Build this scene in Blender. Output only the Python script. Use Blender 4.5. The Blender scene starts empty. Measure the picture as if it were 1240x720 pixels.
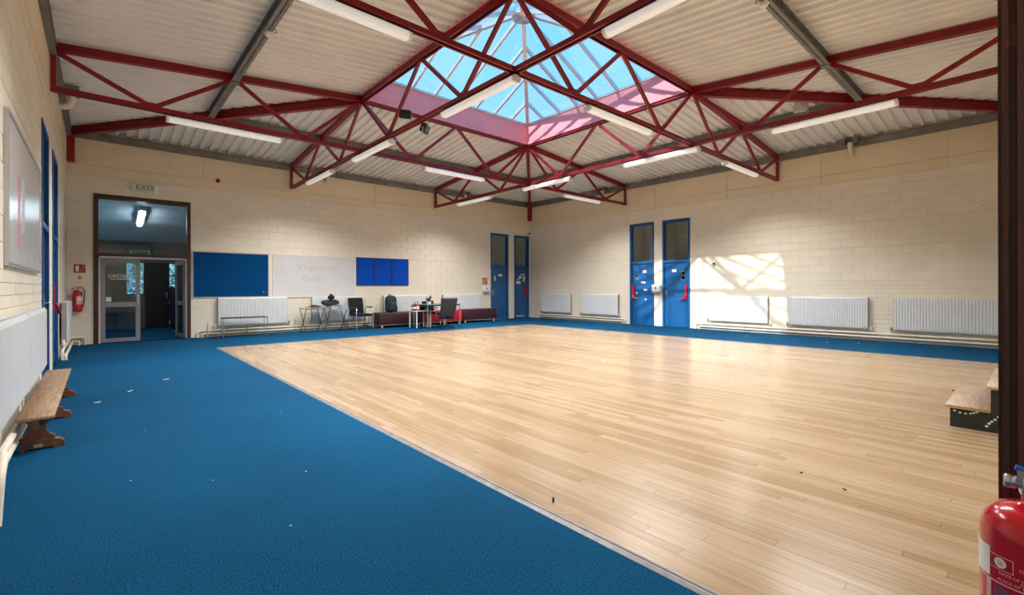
import bpy, bmesh, math, random
from mathutils import Vector, Matrix, noise
random.seed(7)
R = math.radians
PI = math.pi
scn = bpy.context.scene
C = scn.collection

# ------------------------------------------------------------------ camera, sky, sun, exposure
CAM = Vector((0, 0, 1.25))
YAW = 41.62
cam_d = bpy.data.cameras.new('camera'); cam = bpy.data.objects.new('camera', cam_d); C.objects.link(cam)
cam.location = CAM
cam.rotation_euler = (R(90), R(0.117), R(-YAW))
cam_d.sensor_width = 36.0; cam_d.sensor_fit = 'HORIZONTAL'
cam_d.lens = 562.28 / 1240 * 36
cam_d.shift_y = -12.07 / 1240
cam_d.clip_start = 0.02; cam_d.clip_end = 300
scn.camera = cam

world = bpy.data.worlds.new('sky'); scn.world = world; world.use_nodes = True
wn = world.node_tree.nodes; wl = world.node_tree.links
bg = wn['Background']
tc = wn.new('ShaderNodeTexCoord'); sx = wn.new('ShaderNodeSeparateXYZ'); rp = wn.new('ShaderNodeValToRGB')
wl.new(tc.outputs['Generated'], sx.inputs[0]); wl.new(sx.outputs['Z'], rp.inputs[0]); wl.new(rp.outputs[0], bg.inputs[0])
rp.color_ramp.elements[0].position = 0.0; rp.color_ramp.elements[0].color = (0.38, 0.70, 1.0, 1)
rp.color_ramp.elements[1].position = 0.75; rp.color_ramp.elements[1].color = (0.14, 0.50, 0.95, 1)
bg.inputs[1].default_value = 1.5

sun_d = bpy.data.lights.new('sun', 'SUN'); sun = bpy.data.objects.new('sun', sun_d); C.objects.link(sun)
sun_d.energy = 5.4; sun_d.angle = R(1.0); sun_d.color = (1.0, 0.95, 0.86)
sdir = Vector((1.0, -0.045, -0.634)).normalized()
sun.rotation_euler = sdir.to_track_quat('-Z', 'Y').to_euler()

LAMP_W = 105.0          # power of each strip light
vs = scn.view_settings
vs.view_transform = 'Standard'; vs.look = 'None'; vs.gamma = 1.0; vs.use_curve_mapping = False
vs.exposure = 0.0
cy = scn.cycles
cy.max_bounces = 8; cy.diffuse_bounces = 5; cy.glossy_bounces = 4; cy.transmission_bounces = 4; cy.transparent_max_bounces = 12
cy.caustics_reflective = False; cy.caustics_refractive = False
cy.sample_clamp_indirect = 6.0

# ------------------------------------------------------------------ room numbers (metres)
X0, X1 = -0.538, 13.486          # left wall, right wall
Y0, Y1 = -0.03, 14.048           # near wall, far wall
XL, XR, YN, YF = 4.08, 8.845, 4.525, 9.293     # truss lines = skylight edges
ZBAND0, ZBAND1 = 3.79, 4.01
ZD, ZS = 4.77, 5.25              # underside of the deck at the walls / at the skylight
COURSE, BLEN = 0.1975, 0.449

# ------------------------------------------------------------------ materials
MATS = {}
def new_mat(name):
    m = bpy.data.materials.new(name); m.use_nodes = True
    nt = m.node_tree; return m, nt, nt.nodes, nt.links, nt.nodes['Principled BSDF']
def mat(name, col, rough=0.5, metal=0.0, var=0.06, scale=6.0, bump=0.0, bscale=None, spec=0.5, coat=0.0, dark=None, detail=4.0):
    """paint / plastic / metal with noise-driven colour variation and fine relief"""
    m, nt, N, L, p = new_mat(name)
    t = N.new('ShaderNodeTexCoord'); n = N.new('ShaderNodeTexNoise'); n.inputs['Scale'].default_value = scale; n.inputs['Detail'].default_value = detail
    L.new(t.outputs['Object'], n.inputs['Vector'])
    r = N.new('ShaderNodeValToRGB')
    lo = tuple(max(0, c * (1 - var)) for c in col) if dark is None else dark
    hi = tuple(min(1, c * (1 + var)) for c in col)
    r.color_ramp.elements[0].color = (*lo, 1); r.color_ramp.elements[1].color = (*hi, 1)
    r.color_ramp.elements[0].position = 0.3; r.color_ramp.elements[1].position = 0.7
    L.new(n.outputs['Fac'], r.inputs[0]); L.new(r.outputs[0], p.inputs['Base Color'])
    p.inputs['Roughness'].default_value = rough; p.inputs['Metallic'].default_value = metal
    p.inputs['Specular IOR Level'].default_value = spec
    if coat: p.inputs['Coat Weight'].default_value = coat; p.inputs['Coat Roughness'].default_value = 0.1
    if bump:
        b = N.new('ShaderNodeBump'); b.inputs['Strength'].default_value = bump; b.inputs['Distance'].default_value = 0.01
        n2 = N.new('ShaderNodeTexNoise'); n2.inputs['Scale'].default_value = bscale or scale * 8; n2.inputs['Detail'].default_value = 3
        L.new(t.outputs['Object'], n2.inputs['Vector']); L.new(n2.outputs['Fac'], b.inputs['Height']); L.new(b.outputs[0], p.inputs['Normal'])
    MATS[name] = m
    return m
def glass_mat(name, tint, ior=1.45, gloss=(1, 1, 1), rough=0.02):
    m, nt, N, L, p = new_mat(name)
    N.remove(p); out = N['Material Output']
    tr = N.new('ShaderNodeBsdfTransparent'); tr.inputs[0].default_value = (*tint, 1)
    gl = N.new('ShaderNodeBsdfGlossy'); gl.inputs[0].default_value = (*gloss, 1); gl.inputs['Roughness'].default_value = rough
    lw = N.new('ShaderNodeLayerWeight'); lw.inputs[0].default_value = 0.5
    pw_ = N.new('ShaderNodeMath'); pw_.operation = 'POWER'; pw_.inputs[1].default_value = 5; L.new(lw.outputs['Facing'], pw_.inputs[0])
    f0 = ((ior-1)/(ior+1))**2
    fr = N.new('ShaderNodeMath'); fr.operation = 'MULTIPLY_ADD'; fr.inputs[1].default_value = 0.7; fr.inputs[2].default_value = f0; L.new(pw_.outputs[0], fr.inputs[0])
    mx = N.new('ShaderNodeMixShader'); L.new(fr.outputs[0], mx.inputs[0]); L.new(tr.outputs[0], mx.inputs[1]); L.new(gl.outputs[0], mx.inputs[2])
    L.new(mx.outputs[0], out.inputs[0]); MATS[name] = m; return m

def wall_paint(name, col):
    m, nt, N, L, p = new_mat(name)
    t = N.new('ShaderNodeTexCoord'); g = N.new('ShaderNodeNewGeometry')
    n = N.new('ShaderNodeTexNoise'); n.inputs['Scale'].default_value = 0.9; n.inputs['Detail'].default_value = 5
    L.new(g.outputs['Position'], n.inputs['Vector'])
    oi = N.new('ShaderNodeObjectInfo')
    ad = N.new('ShaderNodeMath'); ad.operation = 'MULTIPLY_ADD'; ad.inputs[1].default_value = 0.25; L.new(oi.outputs['Random'], ad.inputs[0]); L.new(n.outputs['Fac'], ad.inputs[2])
    r = N.new('ShaderNodeValToRGB')
    r.color_ramp.elements[0].position = 0.35; r.color_ramp.elements[0].color = (*[c * 0.94 for c in col], 1)
    r.color_ramp.elements[1].position = 0.85; r.color_ramp.elements[1].color = (*[min(1, c * 1.04) for c in col], 1)
    L.new(ad.outputs[0], r.inputs[0])
    # chipped spots with a shape of their own
    sp = N.new('ShaderNodeTexNoise'); sp.inputs['Scale'].default_value = 9; sp.inputs['Detail'].default_value = 6; L.new(g.outputs['Position'], sp.inputs['Vector'])
    cr = N.new('ShaderNodeValToRGB'); cr.color_ramp.elements[0].position = 0.735; cr.color_ramp.elements[1].position = 0.755
    L.new(sp.outputs['Fac'], cr.inputs[0])
    mx = N.new('ShaderNodeMix'); mx.data_type = 'RGBA'; L.new(cr.outputs[0], mx.inputs[0]); L.new(r.outputs[0], mx.inputs[6]); mx.inputs[7].default_value = (0.42, 0.34, 0.24, 1)
    L.new(mx.outputs[2], p.inputs['Base Color'])
    b = N.new('ShaderNodeBump'); b.inputs['Strength'].default_value = 0.25; b.inputs['Distance'].default_value = 0.004
    n3 = N.new('ShaderNodeTexNoise'); n3.inputs['Scale'].default_value = 60; L.new(g.outputs['Position'], n3.inputs['Vector']); L.new(n3.outputs['Fac'], b.inputs['Height']); L.new(b.outputs[0], p.inputs['Normal'])
    p.inputs['Roughness'].default_value = 0.55; MATS[name] = m; return m

def wood_mat(name, c1, c2, rough, ring=(1, 1, 14), tint=False, coat=0.0, bump=0.05):
    """grain along local Y (stretched noise); 'tint' attribute shifts each board"""
    m, nt, N, L, p = new_mat(name)
    t = N.new('ShaderNodeTexCoord'); mp = N.new('ShaderNodeMapping'); mp.inputs['Scale'].default_value = ring
    if tint:
        g = N.new('ShaderNodeNewGeometry'); src = g.outputs['Position']
    else: src = t.outputs['Object']
    n = N.new('ShaderNodeTexNoise'); n.inputs['Scale'].default_value = 3; n.inputs['Detail'].default_value = 6; n.inputs['Distortion'].default_value = 0.15
    if tint:
        at = N.new('ShaderNodeAttribute'); at.attribute_name = 'tint'
        cb = N.new('ShaderNodeCombineXYZ'); L.new(at.outputs['Fac'], cb.inputs[2])
        ml = N.new('ShaderNodeVectorMath'); ml.operation = 'MULTIPLY_ADD'; ml.inputs[1].default_value = (0, 0, 40); L.new(cb.outputs[0], ml.inputs[0]); L.new(src, ml.inputs[2]); src = ml.outputs[0]
    L.new(src, mp.inputs[0]); L.new(mp.outputs[0], n.inputs['Vector'])
    r = N.new('ShaderNodeValToRGB'); r.color_ramp.elements[0].color = (*c1, 1); r.color_ramp.elements[1].color = (*c2, 1)
    r.color_ramp.elements[0].position = 0.3; r.color_ramp.elements[1].position = 0.72
    L.new(n.outputs['Fac'], r.inputs[0]); last = r.outputs[0]
    if tint:
        hs = N.new('ShaderNodeHueSaturation'); L.new(last, hs.inputs['Color'])
        mr = N.new('ShaderNodeMapRange'); mr.inputs[3].default_value = 0.78; mr.inputs[4].default_value = 1.08; L.new(at.outputs['Fac'], mr.inputs[0]); L.new(mr.outputs[0], hs.inputs['Value'])
        mr2 = N.new('ShaderNodeMapRange'); mr2.inputs[3].default_value = 1.12; mr2.inputs[4].default_value = 0.9; L.new(at.outputs['Fac'], mr2.inputs[0]); L.new(mr2.outputs[0], hs.inputs['Saturation'])
        # scuffs and worn marks
        w = N.new('ShaderNodeTexNoise'); w.inputs['Scale'].default_value = 0.9; w.inputs['Detail'].default_value = 2; w.inputs['Roughness'].default_value = 0.5
        L.new(g.outputs['Position'], w.inputs['Vector'])
        wr = N.new('ShaderNodeMapRange'); wr.inputs[1].default_value = 0.35; wr.inputs[2].default_value = 0.7; wr.inputs[3].default_value = 0.23; wr.inputs[4].default_value = 0.29
        L.new(w.outputs['Fac'], wr.inputs[0]); L.new(wr.outputs[0], p.inputs['Roughness'])
        last = hs.outputs[0]
    else: p.inputs['Roughness'].default_value = rough
    L.new(last, p.inputs['Base Color'])
    if coat: p.inputs['Coat Weight'].default_value = coat; p.inputs['Coat Roughness'].default_value = 0.15
    if bump:
        b = N.new('ShaderNodeBump'); b.inputs['Strength'].default_value = bump; b.inputs['Distance'].default_value = 0.003; L.new(n.outputs['Fac'], b.inputs['Height']); L.new(b.outputs[0], p.inputs['Normal'])
    MATS[name] = m; return m

def carpet_mat():
    m, nt, N, L, p = new_mat('carpet')
    g = N.new('ShaderNodeNewGeometry')
    n = N.new('ShaderNodeTexNoise'); n.inputs['Scale'].default_value = 110; n.inputs['Detail'].default_value = 4; L.new(g.outputs['Position'], n.inputs['Vector'])
    r = N.new('ShaderNodeValToRGB'); e = r.color_ramp.elements
    e[0].position = 0.28; e[0].color = (0.0, 0.020, 0.062, 1); e[1].position = 0.75; e[1].color = (0.003, 0.108, 0.24, 1)
    L.new(n.outputs['Fac'], r.inputs[0])
    w = N.new('ShaderNodeTexNoise'); w.inputs['Scale'].default_value = 0.8; w.inputs['Detail'].default_value = 6; L.new(g.outputs['Position'], w.inputs['Vector'])
    wr = N.new('ShaderNodeMapRange'); wr.inputs[1].default_value = 0.3; wr.inputs[2].default_value = 0.75; wr.inputs[3].default_value = 0.85; wr.inputs[4].default_value = 1.12; L.new(w.outputs['Fac'], wr.inputs[0])
    hs = N.new('ShaderNodeHueSaturation'); L.new(r.outputs[0], hs.inputs['Color']); L.new(wr.outputs[0], hs.inputs['Value'])
    # dusty flecks trodden into the pile
    d = N.new('ShaderNodeTexNoise'); d.inputs['Scale'].default_value = 16; d.inputs['Detail'].default_value = 8; d.inputs['Roughness'].default_value = 0.75; L.new(g.outputs['Position'], d.inputs['Vector'])
    dr = N.new('ShaderNodeValToRGB'); dr.color_ramp.elements[0].position = 0.68; dr.color_ramp.elements[1].position = 0.80; dr.color_ramp.elements[1].color = (0.5, 0.5, 0.5, 1)
    L.new(d.outputs['Fac'], dr.inputs[0])
    mx = N.new('ShaderNodeMix'); mx.data_type = 'RGBA'; L.new(dr.outputs[0], mx.inputs[0]); L.new(hs.outputs[0], mx.inputs[6]); mx.inputs[7].default_value = (0.16, 0.22, 0.26, 1)
    L.new(mx.outputs[2], p.inputs['Base Color'])
    p.inputs['Roughness'].default_value = 0.95; p.inputs['Specular IOR Level'].default_value = 0.1
    b = N.new('ShaderNodeBump'); b.inputs['Strength'].default_value = 0.9; b.inputs['Distance'].default_value = 0.006; L.new(n.outputs['Fac'], b.inputs['Height']); L.new(b.outputs[0], p.inputs['Normal'])
    MATS['carpet'] = m

wall_paint('cream', (0.81, 0.76, 0.635))
wall_paint('cream_band', (0.80, 0.695, 0.505))
mat('mortar', (0.68, 0.62, 0.50), 0.8, var=0.08, scale=3, bump=0.3, bscale=50)
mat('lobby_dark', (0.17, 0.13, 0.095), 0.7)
mat('cupboard', (0.62, 0.62, 0.56), 0.7)
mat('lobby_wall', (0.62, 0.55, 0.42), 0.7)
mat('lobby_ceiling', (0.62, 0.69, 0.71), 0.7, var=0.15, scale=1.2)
carpet_mat()
wood_mat('maple', (0.315, 0.212, 0.122), (0.405, 0.293, 0.182), 0.3, ring=(26, 0.9, 26), tint=True, coat=0.0, bump=0.02)
mat('subfloor', (0.16, 0.10, 0.05), 0.8)
mat('edge_metal', (0.24, 0.235, 0.24), 0.5, 0.4, var=0.25, scale=12)
mat('deck_sheet', (0.84, 0.835, 0.82), 0.5, var=0.05, scale=1.5, bump=0.05, bscale=30)
mat('roof_backing', (0.25, 0.25, 0.24), 0.8)
mat('red_steel', (0.26, 0.007, 0.014), 0.42, var=0.14, scale=2.5, bump=0.04)
mat('kerb_flare_pink', (0.92, 0.37, 0.42), 0.45, var=0.05, scale=2)  # kerb red lightened to pink: sun and flare put into the colour
mat('grey_steel', (0.22, 0.215, 0.20), 0.5, 0.2, var=0.2, scale=4)
mat('bar_alu', (0.62, 0.64, 0.68), 0.35, 0.5, var=0.06)
glass_mat('sky_glass', (0.93, 0.97, 1.0))
glass_mat('door_glass', (0.72, 0.80, 0.84), 1.5)
glass_mat('over_glass', (0.72, 0.82, 0.86), 1.5)
glass_mat('fan_glass', (0.90, 0.92, 0.90), 1.5)
mat('dark_pane', (0.10, 0.105, 0.10), 0.12, var=0.2, scale=2, spec=0.8)
mat('blue_paint', (0.004, 0.090, 0.27), 0.35, var=0.10, scale=5, coat=0.2)
mat('blue_felt', (0.001, 0.060, 0.205), 0.9, var=0.08, scale=40, bump=0.3, bscale=300, spec=0.1)
mat('blue_bright', (0.004, 0.07, 0.48), 0.85, var=0.08, scale=40, spec=0.1)
mat('radiator', (0.69, 0.725, 0.75), 0.35, var=0.03)
mat('radiator_dark', (0.30, 0.28, 0.25), 0.6)
mat('pipe_paint', (0.76, 0.71, 0.60), 0.45, var=0.06, scale=8)
mat('white_plastic', (0.82, 0.82, 0.80), 0.35, var=0.03)
mat('white_board', (0.66, 0.67, 0.69), 0.22, var=0.04, scale=2.5)
mat('marker_ghost', (0.54, 0.53, 0.545), 0.4)
mat('pink_ink', (0.70, 0.30, 0.36), 0.4, var=0.2, scale=25)
mat('pale_blue_ink', (0.50, 0.60, 0.72), 0.4, var=0.1, scale=25)
mat('alu_frame', (0.52, 0.53, 0.55), 0.35, 0.6)
mat('door_grey', (0.26, 0.27, 0.29), 0.45, 0.2, var=0.06)
mat('black_plastic', (0.012, 0.012, 0.014), 0.45, var=0.2)
mat('dark_metal', (0.035, 0.035, 0.04), 0.4, 0.5, var=0.2)
mat('chrome', (0.62, 0.63, 0.65), 0.22, 0.9, var=0.05)
mat('black_fabric', (0.016, 0.017, 0.022), 0.9, var=0.25, scale=20, bump=0.3, bscale=200, spec=0.15)
mat('charcoal', (0.024, 0.026, 0.032), 0.75, var=0.15, scale=15, bump=0.2, bscale=200)
mat('maroon', (0.034, 0.005, 0.010), 0.55, var=0.2, scale=10, bump=0.15, bscale=80)
mat('red_vinyl', (0.42, 0.008, 0.03), 0.45, var=0.1, scale=10)
mat('pale_wood', (0.66, 0.50, 0.30), 0.5, var=0.12, scale=14)
wood_mat('bench_top', (0.20, 0.115, 0.060), (0.40, 0.265, 0.165), 0.55, ring=(22, 1.2, 8), bump=0.15)
wood_mat('bench_leg', (0.075, 0.026, 0.010), (0.19, 0.072, 0.028), 0.42, ring=(6, 6, 1.2), coat=0.2)
wood_mat('tread', (0.25, 0.175, 0.12), (0.42, 0.31, 0.225), 0.5, ring=(1.2, 18, 18))
mat('ply_edge', (0.55, 0.30, 0.12), 0.5, var=0.2, scale=20)
mat('step_black', (0.010, 0.012, 0.014), 0.4, var=0.3, scale=3)
mat('mint', (0.50, 0.72, 0.64), 0.5)
mat('jacket_blue', (0.06, 0.085, 0.125), 0.85, var=0.3, scale=12, bump=0.3, bscale=90)
mat('jacket_pale', (0.20, 0.25, 0.31), 0.85, var=0.35, scale=16, bump=0.3, bscale=90)
mat('bag_grey', (0.035, 0.038, 0.04), 0.75, var=0.3, scale=14, bump=0.3, bscale=120)
mat('navy', (0.007, 0.020, 0.038), 0.7, var=0.35, scale=14, bump=0.3, bscale=120)
mat('teal_grey', (0.10, 0.16, 0.18), 0.7, var=0.2, scale=10)
mat('fire_red', (0.50, 0.004, 0.012), 0.22, var=0.05, coat=0.5)
mat('label_white', (0.80, 0.80, 0.76), 0.5, var=0.03)
mat('label_rose', (0.80, 0.42, 0.42), 0.5)
mat('label_purple', (0.20, 0.06, 0.14), 0.5)
mat('valve_blue', (0.01, 0.09, 0.45), 0.4)
mat('panic_red', (0.50, 0.015, 0.06), 0.4)
mat('sign_red', (0.50, 0.012, 0.02), 0.5)
mat('sign_faded', (0.62, 0.14, 0.09), 0.6)
mat('exit_green', (0.01, 0.20, 0.05), 0.5)
mat('exit_pale', (0.62, 0.72, 0.55), 0.4)
mat('paper', (0.78, 0.78, 0.75), 0.7)
mat('leaf', (0.03, 0.10, 0.045), 0.5, var=0.5, scale=3)
mat('hedge_leaf', (0.42, 0.66, 0.38), 0.6, var=0.5, scale=4)
m_, nt_, N_, L_, p_ = new_mat('lit_cover'); p_.inputs['Base Color'].default_value = (0.8, 0.8, 0.78, 1); p_.inputs['Roughness'].default_value = 0.3; p_.inputs['Emission Color'].default_value = (1, 0.98, 0.95, 1); p_.inputs['Emission Strength'].default_value = 0.32; MATS['lit_cover'] = m_
m_, nt_, N_, L_, p_ = new_mat('lit_tube'); p_.inputs['Base Color'].default_value = (0.8, 0.8, 0.8, 1); p_.inputs['Emission Color'].default_value = (0.95, 0.98, 1, 1); p_.inputs['Emission Strength'].default_value = 45; MATS['lit_tube'] = m_
mat('soil', (0.05, 0.035, 0.02), 0.9)
mat('bottle_dark', (0.05, 0.008, 0.012), 0.15, coat=0.5)
mat('bottle_pink', (0.55, 0.05, 0.12), 0.25)
mat('lobby_door', (0.020, 0.008, 0.007), 0.4, var=0.4, scale=6)
mat('shelf_wood', (0.16, 0.08, 0.035), 0.5, var=0.3)
mat('stand_orange', (0.45, 0.15, 0.03), 0.5)
mat('lead_grey', (0.35, 0.35, 0.34), 0.5, 0.2)
mat('ground', (0.20, 0.22, 0.16), 0.9, var=0.3)

def frame_wood():
    m, nt, N, L, p = new_mat('frame_brown')
    g = N.new('ShaderNodeNewGeometry'); mp = N.new('ShaderNodeMapping'); mp.inputs['Scale'].default_value = (40, 40, 0.7)
    L.new(g.outputs['Position'], mp.inputs[0]); n = N.new('ShaderNodeTexNoise'); n.inputs['Scale'].default_value = 1; n.inputs['Detail'].default_value = 5; L.new(mp.outputs[0], n.inputs['Vector'])
    r = N.new('ShaderNodeValToRGB'); e = r.color_ramp.elements
    e[0].position = 0.3; e[0].color = (0.028, 0.010, 0.008, 1); e[1].position = 0.75; e[1].color = (0.105, 0.030, 0.016, 1)
    L.new(n.outputs['Fac'], r.inputs[0])
    w = N.new('ShaderNodeTexNoise'); w.inputs['Scale'].default_value = 7; w.inputs['Detail'].default_value = 4; L.new(g.outputs['Position'], w.inputs['Vector'])
    wr = N.new('ShaderNodeValToRGB'); wr.color_ramp.elements[0].position = 0.69; wr.color_ramp.elements[1].position = 0.75; L.new(w.outputs['Fac'], wr.inputs[0])
    mx = N.new('ShaderNodeMix'); mx.data_type = 'RGBA'; L.new(wr.outputs[0], mx.inputs[0]); L.new(r.outputs[0], mx.inputs[6]); mx.inputs[7].default_value = (0.30, 0.09, 0.03, 1)
    L.new(mx.outputs[2], p.inputs['Base Color']); p.inputs['Roughness'].default_value = 0.45; MATS['frame_brown'] = m
frame_wood()

# ------------------------------------------------------------------ mesh builder
class MB:
    def __init__(s): s.v = []; s.f = []; s.smooth = set()
    def add(s, vs, fs, smooth=False):
        o = len(s.v); s.v += [tuple(v) for v in vs]
        for f in fs:
            if smooth: s.smooth.add(len(s.f))
            s.f.append(tuple(i + o for i in f))
        return s
    def box(s, a, b):
        (x0, y0, z0), (x1, y1, z1) = a, b
        x0, x1 = min(x0, x1), max(x0, x1); y0, y1 = min(y0, y1), max(y0, y1); z0, z1 = min(z0, z1), max(z0, z1)
        return s.add([(x0,y0,z0),(x1,y0,z0),(x1,y1,z0),(x0,y1,z0),(x0,y0,z1),(x1,y0,z1),(x1,y1,z1),(x0,y1,z1)],
                     [(0,3,2,1),(4,5,6,7),(0,1,5,4),(1,2,6,5),(2,3,7,6),(3,0,4,7)])
    def hexa(s, p):   # 8 points, bottom ring then top ring
        return s.add(p, [(0,3,2,1),(4,5,6,7),(0,1,5,4),(1,2,6,5),(2,3,7,6),(3,0,4,7)])
    def bar(s, p, q, w, h, up=(0,0,1)):
        p, q = Vector(p), Vector(q); d = (q - p).normalized(); u = Vector(up)
        if abs(d.dot(u)) > 0.98: u = Vector((1,0,0))
        sd = d.cross(u).normalized(); u = sd.cross(d).normalized()
        pts = []
        for c in (p, q):
            pts.append([c - sd*w/2 - u*h/2, c + sd*w/2 - u*h/2, c + sd*w/2 + u*h/2, c - sd*w/2 + u*h/2])
        return s.add(pts[0] + pts[1], [(0,1,2,3),(7,6,5,4),(0,4,5,1),(1,5,6,2),(2,6,7,3),(3,7,4,0)])
    def tube(s, pts, r, n=8, cap=True):
        pts = [Vector(p) for p in pts]; rings = []
        rs = r if isinstance(r, (list, tuple)) else [r] * len(pts)
        ref = None
        for i, p in enumerate(pts):
            d = ((pts[i] - pts[i-1]).normalized() if i else Vector((0,0,0))) + ((pts[i+1] - pts[i]).normalized() if i < len(pts)-1 else Vector((0,0,0)))
            d.normalize()
            if ref is None:
                ref = Vector((0,0,1)) if abs(d.z) < 0.9 else Vector((1,0,0))
            a = d.cross(ref).normalized(); b = a.cross(d).normalized(); ref = b
            rings.append([p + (a*math.cos(2*PI*k/n) + b*math.sin(2*PI*k/n)) * rs[i] for k in range(n)])
        v = [q for g in rings for q in g]; f = []
        for i in range(len(rings)-1):
            for k in range(n):
                f.append((i*n+k, i*n+(k+1)%n, (i+1)*n+(k+1)%n, (i+1)*n+k))
        s.add(v, f, True)
        if cap:
            s.add(rings[0], [tuple(range(n))]); s.add(rings[-1], [tuple(reversed(range(n)))])
        return s
    def lathe(s, prof, c=(0,0,0), n=20, smooth=True):
        c = Vector(c); v = []; f = []
        for r, z in prof:
            for k in range(n): v.append(c + Vector((r*math.cos(2*PI*k/n), r*math.sin(2*PI*k/n), z)))
        for i in range(len(prof)-1):
            for k in range(n): f.append((i*n+k, i*n+(k+1)%n, (i+1)*n+(k+1)%n, (i+1)*n+k))
        s.add(v, f, smooth)
        m = len(prof) - 1
        s.add([v[k] for k in range(n)], [tuple(reversed(range(n)))]); s.add([v[m*n+k] for k in range(n)], [tuple(range(n))])
        return s
    def prism(s, poly, ax, t0, t1):   # poly of 2D points; ax 'x','y','z' = extrude axis
        def P(a, b, t): return (t,a,b) if ax == 'x' else ((a,t,b) if ax == 'y' else (a,b,t))
        n = len(poly); v = [P(a,b,t0) for a,b in poly] + [P(a,b,t1) for a,b in poly]
        f = [tuple(range(n)), tuple(reversed(range(n, 2*n)))] + [((i+1)%n, i, n+i, n+(i+1)%n) for i in range(n)]
        return s.add(v, f)
    def blob(s, c, rad, e=(1,1), n=16, m=10, nz=0.0, nf=3.0, seed=0):
        """super-ellipsoid with lumps"""
        c = Vector(c); v = []; f = []
        def sp(x, p): return math.copysign(abs(x) ** p, x)
        for i in range(m+1):
            a = -PI/2 + PI*i/m
            for k in range(n):
                b = 2*PI*k/n
                d = Vector((rad[0]*sp(math.cos(a), e[0])*sp(math.cos(b), e[1]), rad[1]*sp(math.cos(a), e[0])*sp(math.sin(b), e[1]), rad[2]*sp(math.sin(a), e[0])))
                q = c + d
                if nz: q = c + d * (1 + nz * noise.noise(q * nf + Vector((seed, 0, 0))))
                v.append(q)
        for i in range(m):
            for k in range(n): f.append((i*n+k, i*n+(k+1)%n, (i+1)*n+(k+1)%n, (i+1)*n+k))
        s.add(v, f, True); return s
    def rbox(s, a, b, r=0.02, seg=2):
        bm = bmesh.new(); bmesh.ops.create_cube(bm, size=1)
        for v in bm.verts:
            v.co = Vector([a[i] + (b[i]-a[i])*(v.co[i]+0.5) for i in range(3)])
        bmesh.ops.bevel(bm, geom=list(bm.edges), offset=r, segments=seg, profile=0.5, affect='EDGES')
        bm.verts.index_update(); v = [x.co.copy() for x in bm.verts]; f = [tuple(w.index for w in x.verts) for x in bm.faces]
        bm.free(); return s.add(v, f, True)
    def xf(s, M, start=0):
        s.v = s.v[:start] + [tuple(M @ Vector(v)) for v in s.v[start:]]; return s
    def mesh(s, name, mt, fix=True):
        me = bpy.data.meshes.new(name); me.from_pydata(s.v, [], s.f)
        for i in s.smooth: me.polygons[i].use_smooth = True
        if fix:
            bm = bmesh.new(); bm.from_mesh(me); bmesh.ops.recalc_face_normals(bm, faces=bm.faces); bm.to_mesh(me); bm.free()
        me.materials.append(MATS[mt]); me.update(); return me
    def build(s, name, mt, parent=None, label=None, kind=None, fix=True):
        o = bpy.data.objects.new(name, s.mesh(name, mt, fix)); C.objects.link(o)
        if parent: o.parent = parent
        if label: o['label'] = label
        if kind: o['kind'] = kind
        return o

def tag(o, label, cat, group=None, kind=None):
    o['label'] = label; o['category'] = cat
    if group: o['group'] = group
    if kind: o['kind'] = kind
    return o
def thing(name, label, cat, loc=(0,0,0), rz=0.0, group=None):
    o = bpy.data.objects.new(name, None); C.objects.link(o); o.location = loc; o.rotation_euler = (0,0,rz); o.empty_display_size = 0.1
    return tag(o, label, cat, group)
def text_mesh(txt, size, ext=0.001, spacing=1.0):
    cu = bpy.data.curves.new('text', 'FONT'); cu.body = txt; cu.size = size; cu.extrude = ext; cu.align_x = 'CENTER'; cu.align_y = 'CENTER'; cu.space_character = spacing
    o = bpy.data.objects.new('text', cu); me = bpy.data.meshes.new_from_object(o)
    bpy.data.objects.remove(o); bpy.data.curves.remove(cu); return me
def text(name, txt, size, mt, parent, loc, rot, ext=0.0008, sx=1.0, bold=0.0):
    me = text_mesh(txt, size, ext); me.materials.clear(); me.materials.append(MATS[mt])
    o = bpy.data.objects.new(name, me); C.objects.link(o); o.location = loc; o.rotation_euler = rot; o.scale = (sx, 1, 1)
    if parent: o.parent = parent
    return o
def project(p):
    a = R(YAW); x, y, z = p[0]-CAM.x, p[1]-CAM.y, p[2]-CAM.z
    r = x*math.cos(a) - y*math.sin(a); f = x*math.sin(a) + y*math.cos(a)
    if f < 0.05: return None
    return (620 + 562.28*r/f, 347.93 - 562.28*z/f, f)

# wall maps: (s along wall, z, out into room) -> world
WMAP = {
    'back':  lambda s, z, o: (s, Y1 - o, z),
    'right': lambda s, z, o: (X1 - o, s, z),
    'left':  lambda s, z, o: (X0 + o, s, z),
    'near':  lambda s, z, o: (s, Y0 + o, z),
}
def wbox(mb, w, s0, s1, z0, z1, o0, o1):
    return mb.box(WMAP[w](s0, z0, o0), WMAP[w](s1, z1, o1))
def rect_sub(rects, hole):
    out = []
    h0, h1, g0, g1 = hole
    for a0, a1, b0, b1 in rects:
        if a1 <= h0 or a0 >= h1 or b1 <= g0 or b0 >= g1: out.append((a0, a1, b0, b1)); continue
        if a0 < h0: out.append((a0, h0, b0, b1))
        if a1 > h1: out.append((h1, a1, b0, b1))
        m0, m1 = max(a0, h0), min(a1, h1)
        if b0 < g0: out.append((m0, m1, b0, g0))
        if b1 > g1: out.append((m0, m1, g1, b1))
    return out

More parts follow.
